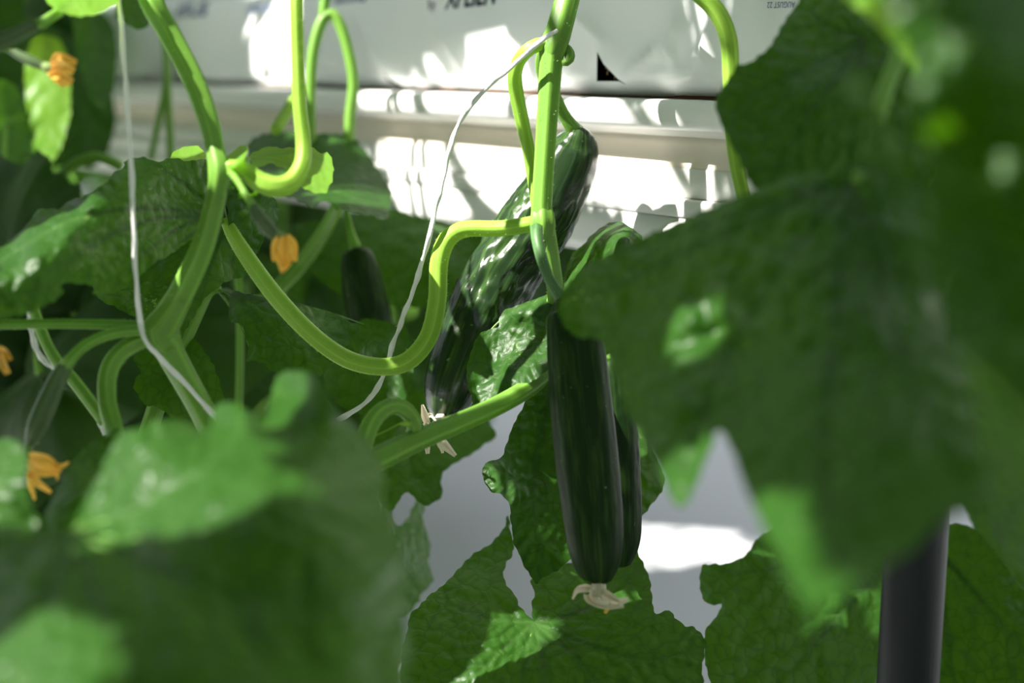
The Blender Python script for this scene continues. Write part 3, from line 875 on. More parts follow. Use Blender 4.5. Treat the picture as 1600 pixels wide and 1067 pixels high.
leaf('R1', 'R', [(1252, -5), (1230, 30), (1210, 60), (1190, 85), (1168, 99), (1152, 102), (1140, 120), (1122, 150), (1120, 166), (1130, 200), (1150, 240), (1165, 272), (1186, 300), (1230, 330), (1330, 345), (1430, 320), (1470, 200), (1480, 60), (1440, -70), (1290, -70)],
     [(1252, -5, 1.00), (1150, 103, .97), (1120, 160, .97), (1165, 270, .94), (1330, 330, .92), (1440, 200, .93), (1430, -60, 1.0), (1290, 130, .935), (1200, 170, .945)],
     (1350, 60), [[(1260, 110), (1130, 165)], [(1280, 160), (1190, 290)], [(1330, 190), (1320, 330)], [(1290, 40), (1255, 5)]], step=6, wave=.008, n_side=5, speck=[(1230, 160, 7, 1.0)])
leaf('R3', 'R', [(1312, 132), (1322, 116), (1345, 112), (1358, 126), (1366, 160), (1386, 195), (1411, 225), (1432, 270), (1446, 330), (1460, 420), (1476, 500), (1486, 532), (1470, 521), (1450, 491), (1435, 450), (1420, 410), (1404, 385), (1401, 352),
                 (1386, 310), (1371, 286), (1346, 276), (1330, 262), (1336, 245), (1352, 215), (1346, 180), (1330, 160)],
     [(1315, 125, .72), (1360, 150, .70), (1350, 250, .74), (1430, 280, .70), (1470, 480, .68), (1400, 350, .66), (1440, 470, .66)], (1340, 262), [[(1395, 270), (1440, 400), (1478, 520)], [(1350, 180), (1325, 125)]], mat='leaf', step=6, n_side=4, veins=False, wave=.008)
leaf('R8', 'R', [(1288, -30), (1320, -2), (1360, 30), (1400, 76), (1426, 114), (1432, 100), (1422, 50), (1396, 0), (1370, -40)], [(1288, -30, .78), (1420, 110, .74), (1400, 0, .76), (1340, 0, .75)],
     (1300, -30), [[(1360, 20), (1425, 108)]], mat='lit_young_leaf', step=7, n_side=3, veins=False)
leaf('R4', 'R', [(1375, -60), (1395, 40), (1425, 110), (1441, 250), (1456, 330), (1476, 430), (1490, 520), (1500, 560), (1540, 590), (1600, 650), (1690, 700), (1740, 400), (1720, 40), (1620, -90), (1480, -110)],
     [(1375, -60, .55), (1425, 110, .53), (1476, 430, .50), (1500, 560, .50), (1690, 690, .46), (1740, 400, .46), (1700, 0, .50), (1560, 250, .55)],
     (1480, -100), [[(1500, 200), (1500, 540)], [(1580, 200), (1660, 660)], [(1440, 60), (1440, 240)]], step=10, n_side=5, wave=.012, veins=False)
leaf('R5', 'R', [(1508, -40), (1514, 30), (1530, 70), (1560, 96), (1600, 106), (1680, 110), (1720, 40), (1680, -80), (1560, -90)], [(1508, -40, .46), (1530, 70, .43), (1600, 105, .40), (1700, 40, .42), (1600, -80, .47), (1600, 20, .43)],
     (1600, -60), [[(1560, 0), (1540, 70)], [(1620, 20), (1640, 100)]], step=10, n_side=4, veins=False)
leaf('R9', 'R', [(1500, 556), (1545, 585), (1600, 640), (1700, 760), (1720, 900), (1640, 930), (1560, 850), (1535, 760), (1510, 650)], [(1500, 556, .80), (1600, 640, .78), (1720, 880, .84), (1560, 850, .92), (1540, 720, .86)],
     (1505, 560), [[(1570, 700), (1640, 900)]], step=9, n_side=4, veins=False)
leaf('R11', 'R', [(1430, 300), (1500, 270), (1600, 300), (1670, 420), (1690, 700), (1610, 830), (1530, 790), (1480, 640), (1450, 460)], [(1430, 300, .92), (1600, 300, .95), (1690, 700, .92), (1550, 800, .95), (1480, 550, .90)], (1500, 290), [[(1530, 500), (1580, 800)]], step=10, n_side=4, veins=False)
stem_tube('petiole', [(1495, 545, .56, 7), (1530, 580, .56, 10), (1575, 615, .56, 11), (1610, 655, .57, 12), (1660, 730, .58, 12)], LEAVES['R4'], M['stem'])  # stands for the pale rolled margin of this leaf, drawn as a tube
leaf('R6', 'R', [(1094, 892), (1100, 880), (1130, 882), (1160, 870), (1180, 846), (1192, 836), (1230, 815), (1330, 790), (1430, 820), (1470, 900), (1480, 1000), (1450, 1100), (1300, 1150), (1150, 1130), (1108, 1060), (1100, 990), (1118, 966), (1128, 945), (1111, 945), (1098, 935), (1092, 915)],
     [(1094, 892, 1.30), (1190, 836, 1.34), (1330, 800, 1.40), (1470, 900, 1.40), (1450, 1090, 1.32), (1150, 1120, 1.25), (1115, 960, 1.28), (1280, 960, 1.31)], (1400, 850), [[(1330, 940), (1220, 1060), (1150, 1120)], [(1260, 880), (1100, 905)], [(1400, 960), (1380, 1100)]], step=6, n_side=5)
leaf('R7', 'R', [(1440, 850), (1480, 817), (1530, 832), (1585, 905), (1645, 1000), (1670, 1100), (1500, 1150), (1420, 1100), (1410, 950)], [(1440, 850, 1.40), (1530, 832, 1.36), (1650, 1050, 1.24), (1480, 1120, 1.26), (1500, 960, 1.30)],
     (1460, 850), [[(1530, 930), (1640, 1060)], [(1480, 960), (1500, 1120)]], step=7, n_side=5)
leaf('R10', 'R', [(1500, 780), (1580, 760), (1680, 780), (1720, 950), (1640, 1010), (1590, 930), (1535, 850)], [(1500, 780, 1.5), (1700, 800, 1.5), (1640, 1000, 1.45)], (1560, 770), [[(1620, 860), (1660, 990)]], step=9, n_side=4, veins=False)

# --- blurred leaves at the far left
leaf('G1', 'A', [(50, 55), (85, 58), (103, 80), (110, 130), (108, 190), (95, 232), (75, 252), (50, 225), (40, 160), (38, 100)], [(50, 60, 1.8), (105, 120, 1.78), (75, 250, 1.72), (40, 150, 1.76)], (70, 60), [[(75, 150), (75, 245)], [(95, 120), (104, 190)]], mat='lit_young_leaf', step=7, n_side=4, veins=False)
leaf('G2', 'A', [(110, 10), (160, 20), (182, 60), (180, 130), (166, 168), (140, 150), (118, 80)], [(110, 10, 1.85), (180, 90, 1.85), (160, 165, 1.8)], (140, 15), [[(155, 90), (163, 160)]], step=8, n_side=4, veins=False)
leaf('G3', 'A', [(55, -50), (74, 4), (100, 20), (130, 26), (160, 18), (186, 0), (205, -50), (130, -80)], [(55, -50, 1.06), (100, 20, 1.0), (160, 16, 1.0), (205, -50, 1.06), (130, -30, 1.03)], (130, -70), [[(120, -20), (110, 18)], [(150, -20), (165, 12)]], mat='lit_young_leaf', step=5, n_side=4, veins=False)
leaf('G4', 'A', [(-40, 120), (20, 130), (50, 190), (60, 260), (120, 300), (140, 370), (60, 420), (-40, 380)], [(-40, 120, 1.7), (50, 190, 1.75), (130, 350, 1.7), (-30, 370, 1.6)], (0, 140), [[(20, 240), (60, 400)], [(60, 280), (125, 330)]], step=8, n_side=4, veins=False)
leaf('G5', 'A', [(190, -30), (230, -20), (240, 20), (225, 45), (200, 40), (180, 20)], [(190, -30, 1.5), (230, 20, 1.5), (190, 30, 1.46)], (210, -25), [[(212, 10), (212, 40)]], step=6, n_side=3, veins=False)
leaf('G6', 'A', [(90, 60), (140, 60), (170, 120), (180, 200), (150, 260), (110, 240), (95, 160)], [(90, 60, 2.1), (170, 120, 2.1), (150, 255, 2.0), (100, 200, 2.05)], (120, 60), [[(135, 150), (145, 250)]], step=8, n_side=4, veins=False)

# ------------------------------------------------------------------ stems
Bp, Ap, Rp = plants['B'], plants['A'], plants['R']
stem_tube('stem', [(1010, -560, 1.30, 18), (950, -260, 1.24, 19), (905, -80, 1.19, 20), (886, 0, 1.17, 20), (870, 60, 1.165, 21), (862, 90, 1.165, 19), (856, 170, 1.165, 17.5), (850, 260, 1.165, 16.5), (846, 330, 1.165, 17), (848, 352, 1.165, 19),
                   (857, 390, 1.17, 16), (866, 440, 1.18, 14), (869, 480, 1.19, 13), (870, 525, 1.20, 13), (862, 562, 1.19, 13), (838, 596, 1.16, 14), (790, 627, 1.13, 14.5), (730, 655, 1.115, 15), (660, 684, 1.10, 17), (600, 712, 1.08, 19), (540, 745, 1.06, 19), (470, 800, 1.04, 19), (410, 900, 1.02, 19), (390, 1040, 1.0, 18), (400, 1250, .98, 18), (450, 1500, .98, 17)],
          Bp, hair=1800, k=28)
# nodes: swollen joints
for (x, y, d, r, tx) in ((848, 350, 1.164, 22, .05), (864, 75, 1.165, 23, -.2)):
    stem_tube('node', [(x + tx * -42, y - 42, d + .004, r * .50), (x + tx * -22, y - 22, d + .002, r * .78), (x, y, d, r * .94), (x + tx * 20, y + 20, d + .002, r * .78), (x + tx * 40, y + 40, d + .004, r * .48)], Bp, ribs=6, amp=.09)
# a stalk that leaves the upper node and hangs down to the left
stem_tube('side_shoot', [(858, 68, 1.165, 11), (835, 72, 1.16, 11), (815, 88, 1.165, 11), (805, 112, 1.17, 11), (806, 140, 1.18, 11), (815, 185, 1.19, 10.5), (826, 235, 1.20, 9.5), (834, 290, 1.205, 8.5), (840, 340, 1.20, 8)], Bp, M['pale_stem'], hair=1200)
stem_tube('tendril_bud', [(862, 80, 1.17, 12), (880, 74, 1.17, 9), (890, 84, 1.165, 8), (888, 96, 1.16, 7), (878, 98, 1.16, 5)], Bp, M['stem'])
stem_tube('side_shoot', [(646, 680, 1.10, 13), (648, 662, 1.095, 12), (636, 642, 1.09, 12.5), (614, 634, 1.085, 13), (590, 648, 1.08, 14), (572, 680, 1.07, 15), (562, 730, 1.06, 15), (545, 820, 1.04, 14), (555, 960, 1.02, 13), (570, 1120, 1.0, 12)], Bp, hair=1500)
stem_tube('tendril', [(640, 663, 1.085, 5), (630, 661, 1.08, 4), (624, 662, 1.08, 1.6), (605, 672, 1.08, 1.0), (580, 684, 1.075, .8), (560, 695, 1.07, .6)], Bp, M['pale_stem'], ribs=0, k=8)
# left vine
stem_tube('stem', [(120, -420, 1.20, 19), (190, -160, 1.12, 19), (232, -10, 1.06, 18.5), (262, 48, 1.06, 18), (300, 120, 1.055, 17.5), (325, 185, 1.05, 16.5), (338, 240, 1.05, 15), (342, 275, 1.05, 15), (335, 320, 1.05, 16), (315, 390, 1.06, 18), (285, 455, 1.07, 20),
                   (258, 505, 1.08, 23), (262, 540, 1.085, 22), (282, 580, 1.09, 20), (310, 630, 1.09, 19), (340, 690, 1.09, 19), (370, 760, 1.09, 19), (385, 900, 1.10, 19), (360, 1080, 1.10, 18), (300, 1300, 1.10, 18), (260, 1550, 1.10, 17)], Ap, hair=2000, k=28)
stem_tube('node', [(330, 215, 1.05, 9), (339, 245, 1.047, 15), (344, 268, 1.045, 18), (341, 292, 1.047, 15), (334, 320, 1.05, 9)], Ap)
stem_tube('node', [(285, 462, 1.07, 17), (258, 503, 1.075, 25), (245, 520, 1.075, 26), (262, 545, 1.08, 20)], Ap)
stem_tube('side_shoot', [(455, -220, 1.08, 13), (461, -100, 1.07, 12), (463, 0, 1.06, 11), (465, 80, 1.06, 10.5), (468, 160, 1.06, 11), (474, 220, 1.06, 12), (472, 258, 1.055, 13), (455, 285, 1.05, 15), (430, 292, 1.045, 16), (402, 282, 1.045, 15), (378, 264, 1.045, 13), (350, 262, 1.045, 12)], Ap, M['pale_stem'], hair=2200)
stem_tube('side_shoot', [(240, 513, 1.075, 9), (200, 508, 1.07, 8.5), (120, 506, 1.06, 8), (40, 506, 1.05, 8), (-60, 508, 1.04, 8)], Ap, hair=900)
stem_tube('side_shoot', [(368, 360, 1.46, 6), (374, 470, 1.45, 6), (375, 560, 1.45, 6), (373, 640, 1.45, 6), (370, 740, 1.44, 6)], Ap)
# right plant
stem_tube('side_shoot', [(905, -85, 1.18, 13), (970, -105, 1.14, 13), (1040, -60, 1.12, 13), (1090, -12, 1.12, 14), (1120, 18, 1.12, 14), (1138, 60, 1.12, 13.5), (1142, 120, 1.12, 12.5), (1143, 190, 1.12, 11.5), (1150, 250, 1.12, 11), (1160, 300, 1.12, 10.5), (1180, 380, 1.12, 10)], Rp, M['pale_stem'], hair=1200)
stem_tube('stem', [(1560, -500, 1.05, 20), (1500, -150, .98, 20), (1450, 100, .95, 20), (1460, 400, 1.0, 16), (1500, 560, 1.0, 14), (1600, 640, 1.0, 13), (1720, 700, 1.0, 12)], Rp, k=20)
# far stalks in front of the bag
stem_tube('side_shoot', [(487, 240, 1.55, 8), (485, 160, 1.55, 8), (488, 90, 1.55, 8.5), (500, 40, 1.55, 9), (515, 22, 1.55, 9), (530, 36, 1.55, 9), (544, 80, 1.55, 8.5), (552, 130, 1.55, 8.5), (547, 180, 1.55, 8.5), (545, 230, 1.55, 8)], Ap)
stem_tube('side_shoot', [(518, -60, 1.55, 8), (508, 0, 1.55, 8), (505, 30, 1.55, 8)], Ap)
stem_tube('side_shoot', [(470, 140, 1.55, 8), (448, 175, 1.52, 9), (430, 205, 1.5, 9)], Ap, M['pale_stem'])
stem_tube('side_shoot', [(240, -40, 1.8, 6), (258, 60, 1.8, 6), (262, 150, 1.8, 6), (268, 260, 1.8, 6)], Ap)
stem_tube('side_shoot', [(262, 120, 1.8, 5), (250, 180, 1.8, 5), (235, 250, 1.8, 5)], Ap)
stem_tube('side_shoot', [(95, 330, 1.6, 7), (95, 290, 1.6, 8), (110, 260, 1.6, 8), (150, 245, 1.6, 8), (190, 260, 1.6, 8)], Ap)
stem_tube('side_shoot', [(20, 380, 1.3, 7), (52, 480, 1.3, 8), (80, 550, 1.3, 9), (120, 600, 1.3, 10), (165, 660, 1.3, 10)], Ap)

# ------------------------------------------------------------------ petals and flowers
def petal_geo(c, widths, cup, seed, lift=None):
    """a tapering, cupped, slightly crumpled sheet along a centre line"""
    c = spline(np.asarray(c, float), 18)
    w = np.interp(np.linspace(0, 1, 18), np.linspace(0, 1, len(widths)), widths)
    t, N, B = frames(c)
    k = 9
    v = []
    for i in range(18):
        for j in range(k):
            s = (j / (k - 1) - 0.5) * 2
            cr = 0.22 * noise.noise(Vector((i * .35, j * .6, seed)))
            v.append(c[i] + B[i] * s * w[i] + N[i] * w[i] * (cup * (s * s - .3) + cr))
    f = [(i * k + j, (i + 1) * k + j, (i + 1) * k + j + 1, i * k + j + 1) for i in range(17) for j in range(k - 1)]
    vein = [math.exp(-((j - 4) / .9) ** 2) * .7 for i in range(18) for j in range(k)]
    return v, f, vein


def px_petal(parent, pts, widths, mat='petal', cup=.5, seed=1.0):
    p = np.array(pts, float)
    c = PA(p[:, 0], p[:, 1], p[:, 2])
    kk = p[0, 2] * S / F
    v, f, vn = petal_geo(c, np.array(widths) * kk, cup, seed)
    return mesh_obj('petal', v, f, M[mat], parent, attrs={'vein': vn})


def receptacle(parent, pts, mat, name='flower'):
    c, r = px_line(pts, 14)
    v, f, al, th = tube_geo(c, r, 16, 5, .1)
    return mesh_obj(name, v, f, M[mat], parent, attrs={'along': al, 'theta': th})


# ------------------------------------------------------------------ cucumbers
def cucumber(name, pts, label, mat, wr=0.0, wr_zone=(0, 1), seed=1.0, group='cucumbers hanging on the vines', stalk=None, stalk_mat='stem', rings=150, k=84, body='body', spine=0, ribs=9, rib_a=.012):
    c, r = px_line(pts, rings)
    root = empty(name, c[0], label, 'cucumber', group)
    def disp(a, th, rr):
        out = np.zeros_like(a)
        z = np.clip((a - wr_zone[0]) / .12, 0, 1) * np.clip((wr_zone[1] - a) / .15, 0, 1)
        for i in range(a.shape[0]):
            for j in range(a.shape[1]):
                cx, cy = math.cos(th[i, j]), math.sin(th[i, j])
                q = Vector((cx * 3.2, cy * 3.2, a[i, j] * 11 + seed))
                n1 = noise.noise(q)
                n2 = noise.noise(Vector((cx * 7, cy * 7, a[i, j] * 22 + seed)))
                n3 = noise.noise(Vector((cx * 1.3, cy * 1.3, a[i, j] * 3 + seed)))
                out[i, j] = rr[i, j] * (.015 * n3 + (wr * (.55 * (1 - abs(n1) * 2.2) + .45 * n2)) * z[i, j] + rib_a * math.cos(ribs * th[i, j]))
        return out
    v, f, al, th = tube_geo(c, r, k, disp=disp)
    b = mesh_obj(body, v, f, M[mat], root, attrs={'along': al, 'theta': th})
    if spine: hairs(c, r, b, spine, .0012)
    if stalk:
        c2, r2 = px_line(stalk)
        v, f, al, th = tube_geo(c2, r2, 16, 5, .07)
        s = mesh_obj('stalk', v, f, M[stalk_mat], root, attrs={'along': al, 'theta': th})
        hairs(c2, r2, s, 900)
    return root, b


ck1, ck1b = cucumber('cucumber', [(906, 203, 1.245, 12), (905, 210, 1.245, 24), (900, 228, 1.25, 37), (886, 262, 1.255, 46), (858, 316, 1.26, 52), (822, 372, 1.26, 54), (785, 430, 1.26, 54), (752, 490, 1.26, 53), (725, 550, 1.255, 50), (706, 600, 1.25, 44), (697, 632, 1.25, 34), (693, 650, 1.25, 20), (692, 656, 1.25, 6)],
                     'long wrinkled dark green cucumber hanging in front of the white gutter', 'cucumber', wr=.12, wr_zone=(.18, .80), seed=3.0,
                     stalk=[(852, 74, 1.185, 9), (847, 92, 1.20, 10), (848, 112, 1.21, 10), (856, 132, 1.22, 9.5), (868, 152, 1.225, 9), (880, 178, 1.235, 9.5), (893, 198, 1.24, 11), (902, 208, 1.245, 13)])
fl = receptacle(ck1, [(692, 650, 1.25, 9), (684, 662, 1.22, 9), (678, 672, 1.20, 7)], 'dry_petal', 'withered_flower')
fl['label'] = 'withered cream flower remnant at the tip'
for i, (pts, w) in enumerate(([[(668, 662, 1.19), (664, 650, 1.185), (660, 632, 1.18)], [5, 6, 2]], [[(668, 650, 1.19), (675, 648, 1.18), (684, 660, 1.18)], [3, 4, 3]], [[(676, 684, 1.17), (668, 695, 1.165), (668, 709, 1.165)], [4, 5, 3]],
                              [[(680, 682, 1.17), (694, 694, 1.16), (712, 712, 1.16)], [5, 8, 3]], [[(684, 690, 1.17), (690, 700, 1.165), (692, 708, 1.165)], [3, 4, 2]], [[(664, 660, 1.19), (672, 672, 1.18), (680, 684, 1.17)], [4, 5, 4]])):
    px_petal(fl, pts, w, 'dry_petal', .7, i * 2.3)

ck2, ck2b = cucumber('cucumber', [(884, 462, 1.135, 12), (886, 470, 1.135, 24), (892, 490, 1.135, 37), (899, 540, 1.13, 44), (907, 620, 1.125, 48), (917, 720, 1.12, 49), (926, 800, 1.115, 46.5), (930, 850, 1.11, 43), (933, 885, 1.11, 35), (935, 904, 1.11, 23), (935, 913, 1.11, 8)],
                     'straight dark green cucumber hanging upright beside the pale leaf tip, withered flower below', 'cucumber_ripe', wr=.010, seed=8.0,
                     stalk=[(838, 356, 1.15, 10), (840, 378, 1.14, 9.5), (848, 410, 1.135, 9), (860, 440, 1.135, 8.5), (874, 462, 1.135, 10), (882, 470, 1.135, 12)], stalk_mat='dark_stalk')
fl = receptacle(ck2, [(935, 908, 1.11, 10), (936, 920, 1.105, 11), (938, 932, 1.10, 9)], 'dry_petal', 'withered_flower')
fl['label'] = 'withered cream flower remnant at the tip'
for i, (pts, w) in enumerate(([[(925, 920, 1.10), (910, 918, 1.095), (900, 922, 1.09), (894, 936, 1.09)], [5, 7, 6, 2]], [[(918, 928, 1.095), (922, 938, 1.09), (945, 947, 1.085), (975, 948, 1.085)], [6, 8, 8, 3]],
                              [[(930, 922, 1.10), (926, 932, 1.09), (930, 942, 1.085)], [8, 9, 5]], [[(940, 926, 1.10), (955, 934, 1.09), (968, 940, 1.085), (982, 936, 1.085)], [7, 9, 6, 3]], [[(940, 936, 1.095), (952, 944, 1.085), (968, 946, 1.085)], [6, 8, 4]],
                              [[(953, 946, 1.09), (949, 952, 1.09), (945, 958, 1.09)], [3, 3, 2]])):
    px_petal(fl, pts, w, 'dry_petal' if i != 5 else 'petal', .6, 20 + i * 2.3)
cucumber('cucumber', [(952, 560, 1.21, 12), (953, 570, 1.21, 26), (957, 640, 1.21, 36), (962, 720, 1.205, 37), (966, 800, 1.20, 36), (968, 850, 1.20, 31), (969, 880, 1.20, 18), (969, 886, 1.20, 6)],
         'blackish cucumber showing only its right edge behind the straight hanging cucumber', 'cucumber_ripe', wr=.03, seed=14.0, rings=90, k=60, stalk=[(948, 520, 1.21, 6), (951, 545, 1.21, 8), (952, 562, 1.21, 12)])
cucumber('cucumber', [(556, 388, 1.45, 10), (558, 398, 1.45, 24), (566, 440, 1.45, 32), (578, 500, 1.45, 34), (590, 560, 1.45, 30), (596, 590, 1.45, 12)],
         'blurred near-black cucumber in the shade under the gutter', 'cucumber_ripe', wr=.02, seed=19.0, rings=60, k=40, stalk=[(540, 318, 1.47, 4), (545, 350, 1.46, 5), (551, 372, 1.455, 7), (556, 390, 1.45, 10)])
# young cucumbers that still carry their flowers
yk, yb = cucumber('young_cucumber', [(104, 566, 1.03, 8), (100, 575, 1.03, 12), (88, 598, 1.03, 14.5), (73, 632, 1.025, 16), (59, 664, 1.02, 15.5), (50, 686, 1.02, 11), (46, 697, 1.02, 6)],
                  'slim young cucumber at the left with an orange flower hanging from its tip', 'fruitlet', wr=.03, seed=25.0, rings=90, k=48, group='young cucumbers still carrying flowers',
                  stalk=[(235, 516, 1.07, 10), (205, 517, 1.06, 9), (165, 524, 1.05, 8.5), (132, 540, 1.04, 8.5), (112, 558, 1.03, 9), (102, 572, 1.03, 11)], spine=1500)
fl = receptacle(yk, [(46, 694, 1.02, 6), (43, 706, 1.015, 6), (44, 716, 1.01, 7)], 'sepal')
for i, (pts, w) in enumerate(([[(44, 714, 1.01), (58, 716, 1.0), (78, 722, .995), (94, 738, .995)], [5, 10, 11, 7]], [[(44, 722, 1.01), (58, 734, .995), (76, 738, .99), (92, 736, .99)], [5, 10, 9, 5]], [[(86, 728, .995), (98, 728, .99), (108, 722, .99)], [5, 4, 2]],
                              [[(46, 738, 1.0), (60, 754, .99), (80, 769, .99)], [5, 7, 3]], [[(45, 738, 1.0), (49, 758, .995), (55, 781, .99)], [3, 5, 2]], [[(86, 736, .995), (91, 744, .99), (89, 750, .99)], [5, 4, 2]])):
    px_petal(fl, pts, w, 'petal', .55, 40 + i * 1.7)
yk2, _ = cucumber('young_cucumber', [(394, 318, 1.02, 5), (398, 326, 1.02, 8), (408, 344, 1.02, 11), (422, 360, 1.02, 11), (434, 370, 1.02, 7)], 'tiny pale young cucumber under the left node with a closed orange flower', 'fruitlet', wr=.02, seed=30.0,
                  group='young cucumbers still carrying flowers', stalk=[(360, 268, 1.04, 6), (372, 284, 1.03, 5), (384, 304, 1.02, 5), (395, 320, 1.02, 6)], rings=40, k=32, spine=1500)
fl = receptacle(yk2, [(432, 366, 1.02, 8), (442, 372, 1.02, 8), (445, 384, 1.02, 10)], 'sepal')
for i, (pts, w) in enumerate(([[(440, 368, 1.02), (432, 385, 1.01), (431, 408, 1.01)], [5, 8, 6]], [[(446, 368, 1.015), (446, 390, 1.0), (446, 415, 1.0)], [6, 10, 6]], [[(450, 370, 1.02), (460, 388, 1.01), (460, 408, 1.01)], [5, 8, 6]],
                              [[(438, 396, 1.01), (440, 412, 1.0), (442, 426, 1.0)], [6, 7, 3]], [[(452, 400, 1.01), (452, 412, 1.0), (446, 422, 1.0)], [5, 6, 3]])):
    px_petal(fl, pts, w, 'petal', .6, 60 + i * 1.7)
yk3, _ = cucumber('young_cucumber', [(15, 78, 1.5, 5), (30, 86, 1.5, 7), (50, 96, 1.5, 8), (68, 104, 1.5, 6)], 'blurred young cucumber near the top left with an orange flower facing right', 'fruitlet', wr=.02, seed=33.0,
                  group='young cucumbers still carrying flowers', stalk=[(-30, 60, 1.5, 5), (-5, 70, 1.5, 5), (18, 79, 1.5, 5)], rings=30, k=24)
fl = receptacle(yk3, [(66, 103, 1.5, 6), (74, 106, 1.5, 8), (82, 108, 1.5, 8)], 'sepal')
for i, (pts, w) in enumerate(([[(78, 104, 1.5), (95, 90, 1.48), (120, 98, 1.48)], [5, 9, 5]], [[(78, 108, 1.5), (98, 104, 1.46), (116, 112, 1.46)], [6, 10, 6]], [[(78, 110, 1.5), (95, 118, 1.47), (112, 130, 1.47)], [6, 11, 7]], [[(80, 112, 1.5), (92, 124, 1.5), (102, 134, 1.5)], [5, 8, 5]])):
    px_petal(fl, pts, w, 'petal', .5, 80 + i * 1.7)
yk4, _ = cucumber('young_cucumber', [(62, 38, 1.0, 9), (50, 44, 1.0, 11), (20, 58, .99, 13), (-20, 75, .98, 14), (-70, 95, .97, 13), (-95, 105, .97, 6)], 'slim dark young cucumber slanting out at the upper left edge', 'fruitlet', wr=.02, seed=37.0,
                  group='young cucumbers still carrying flowers', stalk=[(185, -60, 1.08, 7), (140, -15, 1.05, 7), (105, 10, 1.02, 7.5), (80, 27, 1.0, 8), (60, 39, 1.0, 9)], rings=50, k=36, spine=900)
yk5, _ = cucumber('young_cucumber', [(-70, 520, 1.5, 5), (-40, 535, 1.5, 8), (-12, 550, 1.5, 6)], 'blurred orange flower of a young cucumber cut by the left edge', 'fruitlet', wr=.02, seed=39.0,
                  group='young cucumbers still carrying flowers', stalk=[(-110, 505, 1.5, 4), (-90, 512, 1.5, 4), (-68, 521, 1.5, 5)], rings=20, k=20)
fl = receptacle(yk5, [(-14, 549, 1.5, 6), (-6, 552, 1.5, 8), (0, 555, 1.5, 8)], 'sepal')
for i, (pts, w) in enumerate(([[(-4, 552, 1.5), (8, 550, 1.48), (18, 562, 1.48)], [5, 10, 6]], [[(-4, 556, 1.5), (6, 570, 1.47), (14, 584, 1.47)], [6, 11, 6]])):
    px_petal(fl, pts, w, 'petal', .5, 95 + i * 1.7)

# ------------------------------------------------------------------ support strings
def string(pts, label, r_px=3.6, seed=0.0):
    p = np.array(pts, float)
    rows = [(x, y, d, r_px) for x, y, d in p]
    c, r = px_line(rows, 220)
    c = c + np.array([[noise.noise(Vector((i * .13, seed, 0))), noise.noise(Vector((i * .13, seed, 5))), noise.noise(Vector((i * .13, seed, 9)))] for i in range(len(c))]) * .0005
    r = r * (1 + .22 * np.array([noise.noise(Vector((i * .21, seed, 3))) for i in range(len(c))]))
    v, f, al, th = tube_geo(c, r, 12, 2, .18, twist=.35)
    root = empty('support_string', c[-1], label, 'string', 'white support strings')
    mesh_obj('twine', v, f, M['string'], root)
    fuzz_c, fuzz_r = c, r
    hairs(fuzz_c, fuzz_r, root.children[0], 250, .0016, M['string'])
    return root


string([(150, -420, 1.12), (172, -140, 1.06), (186, 6, 1.03), (193, 80, 1.03), (200, 180, 1.03), (205, 260, 1.03), (209, 360, 1.03), (214, 450, 1.045), (219, 505, 1.055), (228, 532, 1.05), (248, 556, 1.06), (290, 600, 1.065), (328, 642, 1.065), (380, 700, 1.06)],
       'white twine running down the left past the broad leaf and around the forked node', 3.7, 2.0)
string([(870, 48, 1.145), (852, 58, 1.142), (825, 82, 1.145), (790, 112, 1.155), (760, 138, 1.165), (725, 180, 1.17), (706, 222, 1.17), (692, 280, 1.17), (680, 330, 1.17), (671, 370, 1.17), (655, 425, 1.185), (636, 480, 1.20), (615, 535, 1.215), (598, 590, 1.225), (575, 625, 1.21), (545, 647, 1.19), (515, 662, 1.18), (450, 700, 1.16)],
       'white twine swinging in an arc left of the wrinkled cucumber', 3.7, 5.0)
string([(20, 380, 1.33), (42, 470, 1.35), (52, 530, 1.35), (70, 565, 1.35), (110, 585, 1.35), (140, 620, 1.35), (165, 680, 1.35)], 'blurred white twine in the shade behind the slim young cucumber', 4.0, 8.0)

# ------------------------------------------------------------------ generic leaves for foliage out of focus or out of frame
def generic_leaf_geo(seed, rings=11, k=60):
    rr = random.Random(seed)
    lob = [(0, 1.0), (62, .86), (-62, .86), (118, .66), (-118, .66)]
    v, vein = [(0, 0, 0)], [1.0]
    for i in range(1, rings + 1):
        s = i / rings
        for j in range(k):
            a = -math.pi + 2 * math.pi * j / k
            deg = math.degrees(a)
            R = .52
            for (c_, h) in lob:
                R = max(R, h * (1 - .42 * min(1, abs(deg - c_) / 36) ** 1.3))
            notch = max(0, (abs(deg) - 150) / 30)
            R *= 1 - .85 * notch ** 1.5
            R *= 1 + .035 * math.sin(a * 31 + seed) * s
            dv = min(abs(deg - c_) for c_, _ in lob) * math.pi / 180 * s
            groove = math.exp(-(dv / .05) ** 2)
            x, y = s * R * math.sin(a), s * R * math.cos(a)
            z = .10 * s * s * math.cos(2 * a + seed) - .34 * s * s + .05 * noise.noise(Vector((x * 3, y * 3, seed))) + .02 * noise.noise(Vector((x * 8, y * 8, seed))) - .02 * groove
            v.append((x, y, z)); vein.append(groove * (1 - .5 * s))
    f = [(0, 1 + j, 1 + (j + 1) % k) for j in range(k - 1)]
    for i in range(rings - 1):
        for j in range(k - 1):
            a = 1 + i * k
            f.append((a + j, a + k + j, a + k + j + 1, a + j + 1))
    me = bpy.data.meshes.new('leaf')
    me.from_pydata(v, [], f)
    me.polygons.foreach_set('use_smooth', [True] * len(me.polygons))
    at = me.attributes.new('vein', 'FLOAT', 'POINT'); at.data.foreach_set('value', np.array(vein, np.float32))
    me.materials.append(M['leaf'])
    return me


GEN = [generic_leaf_geo(s) for s in (1, 2, 3, 4)]


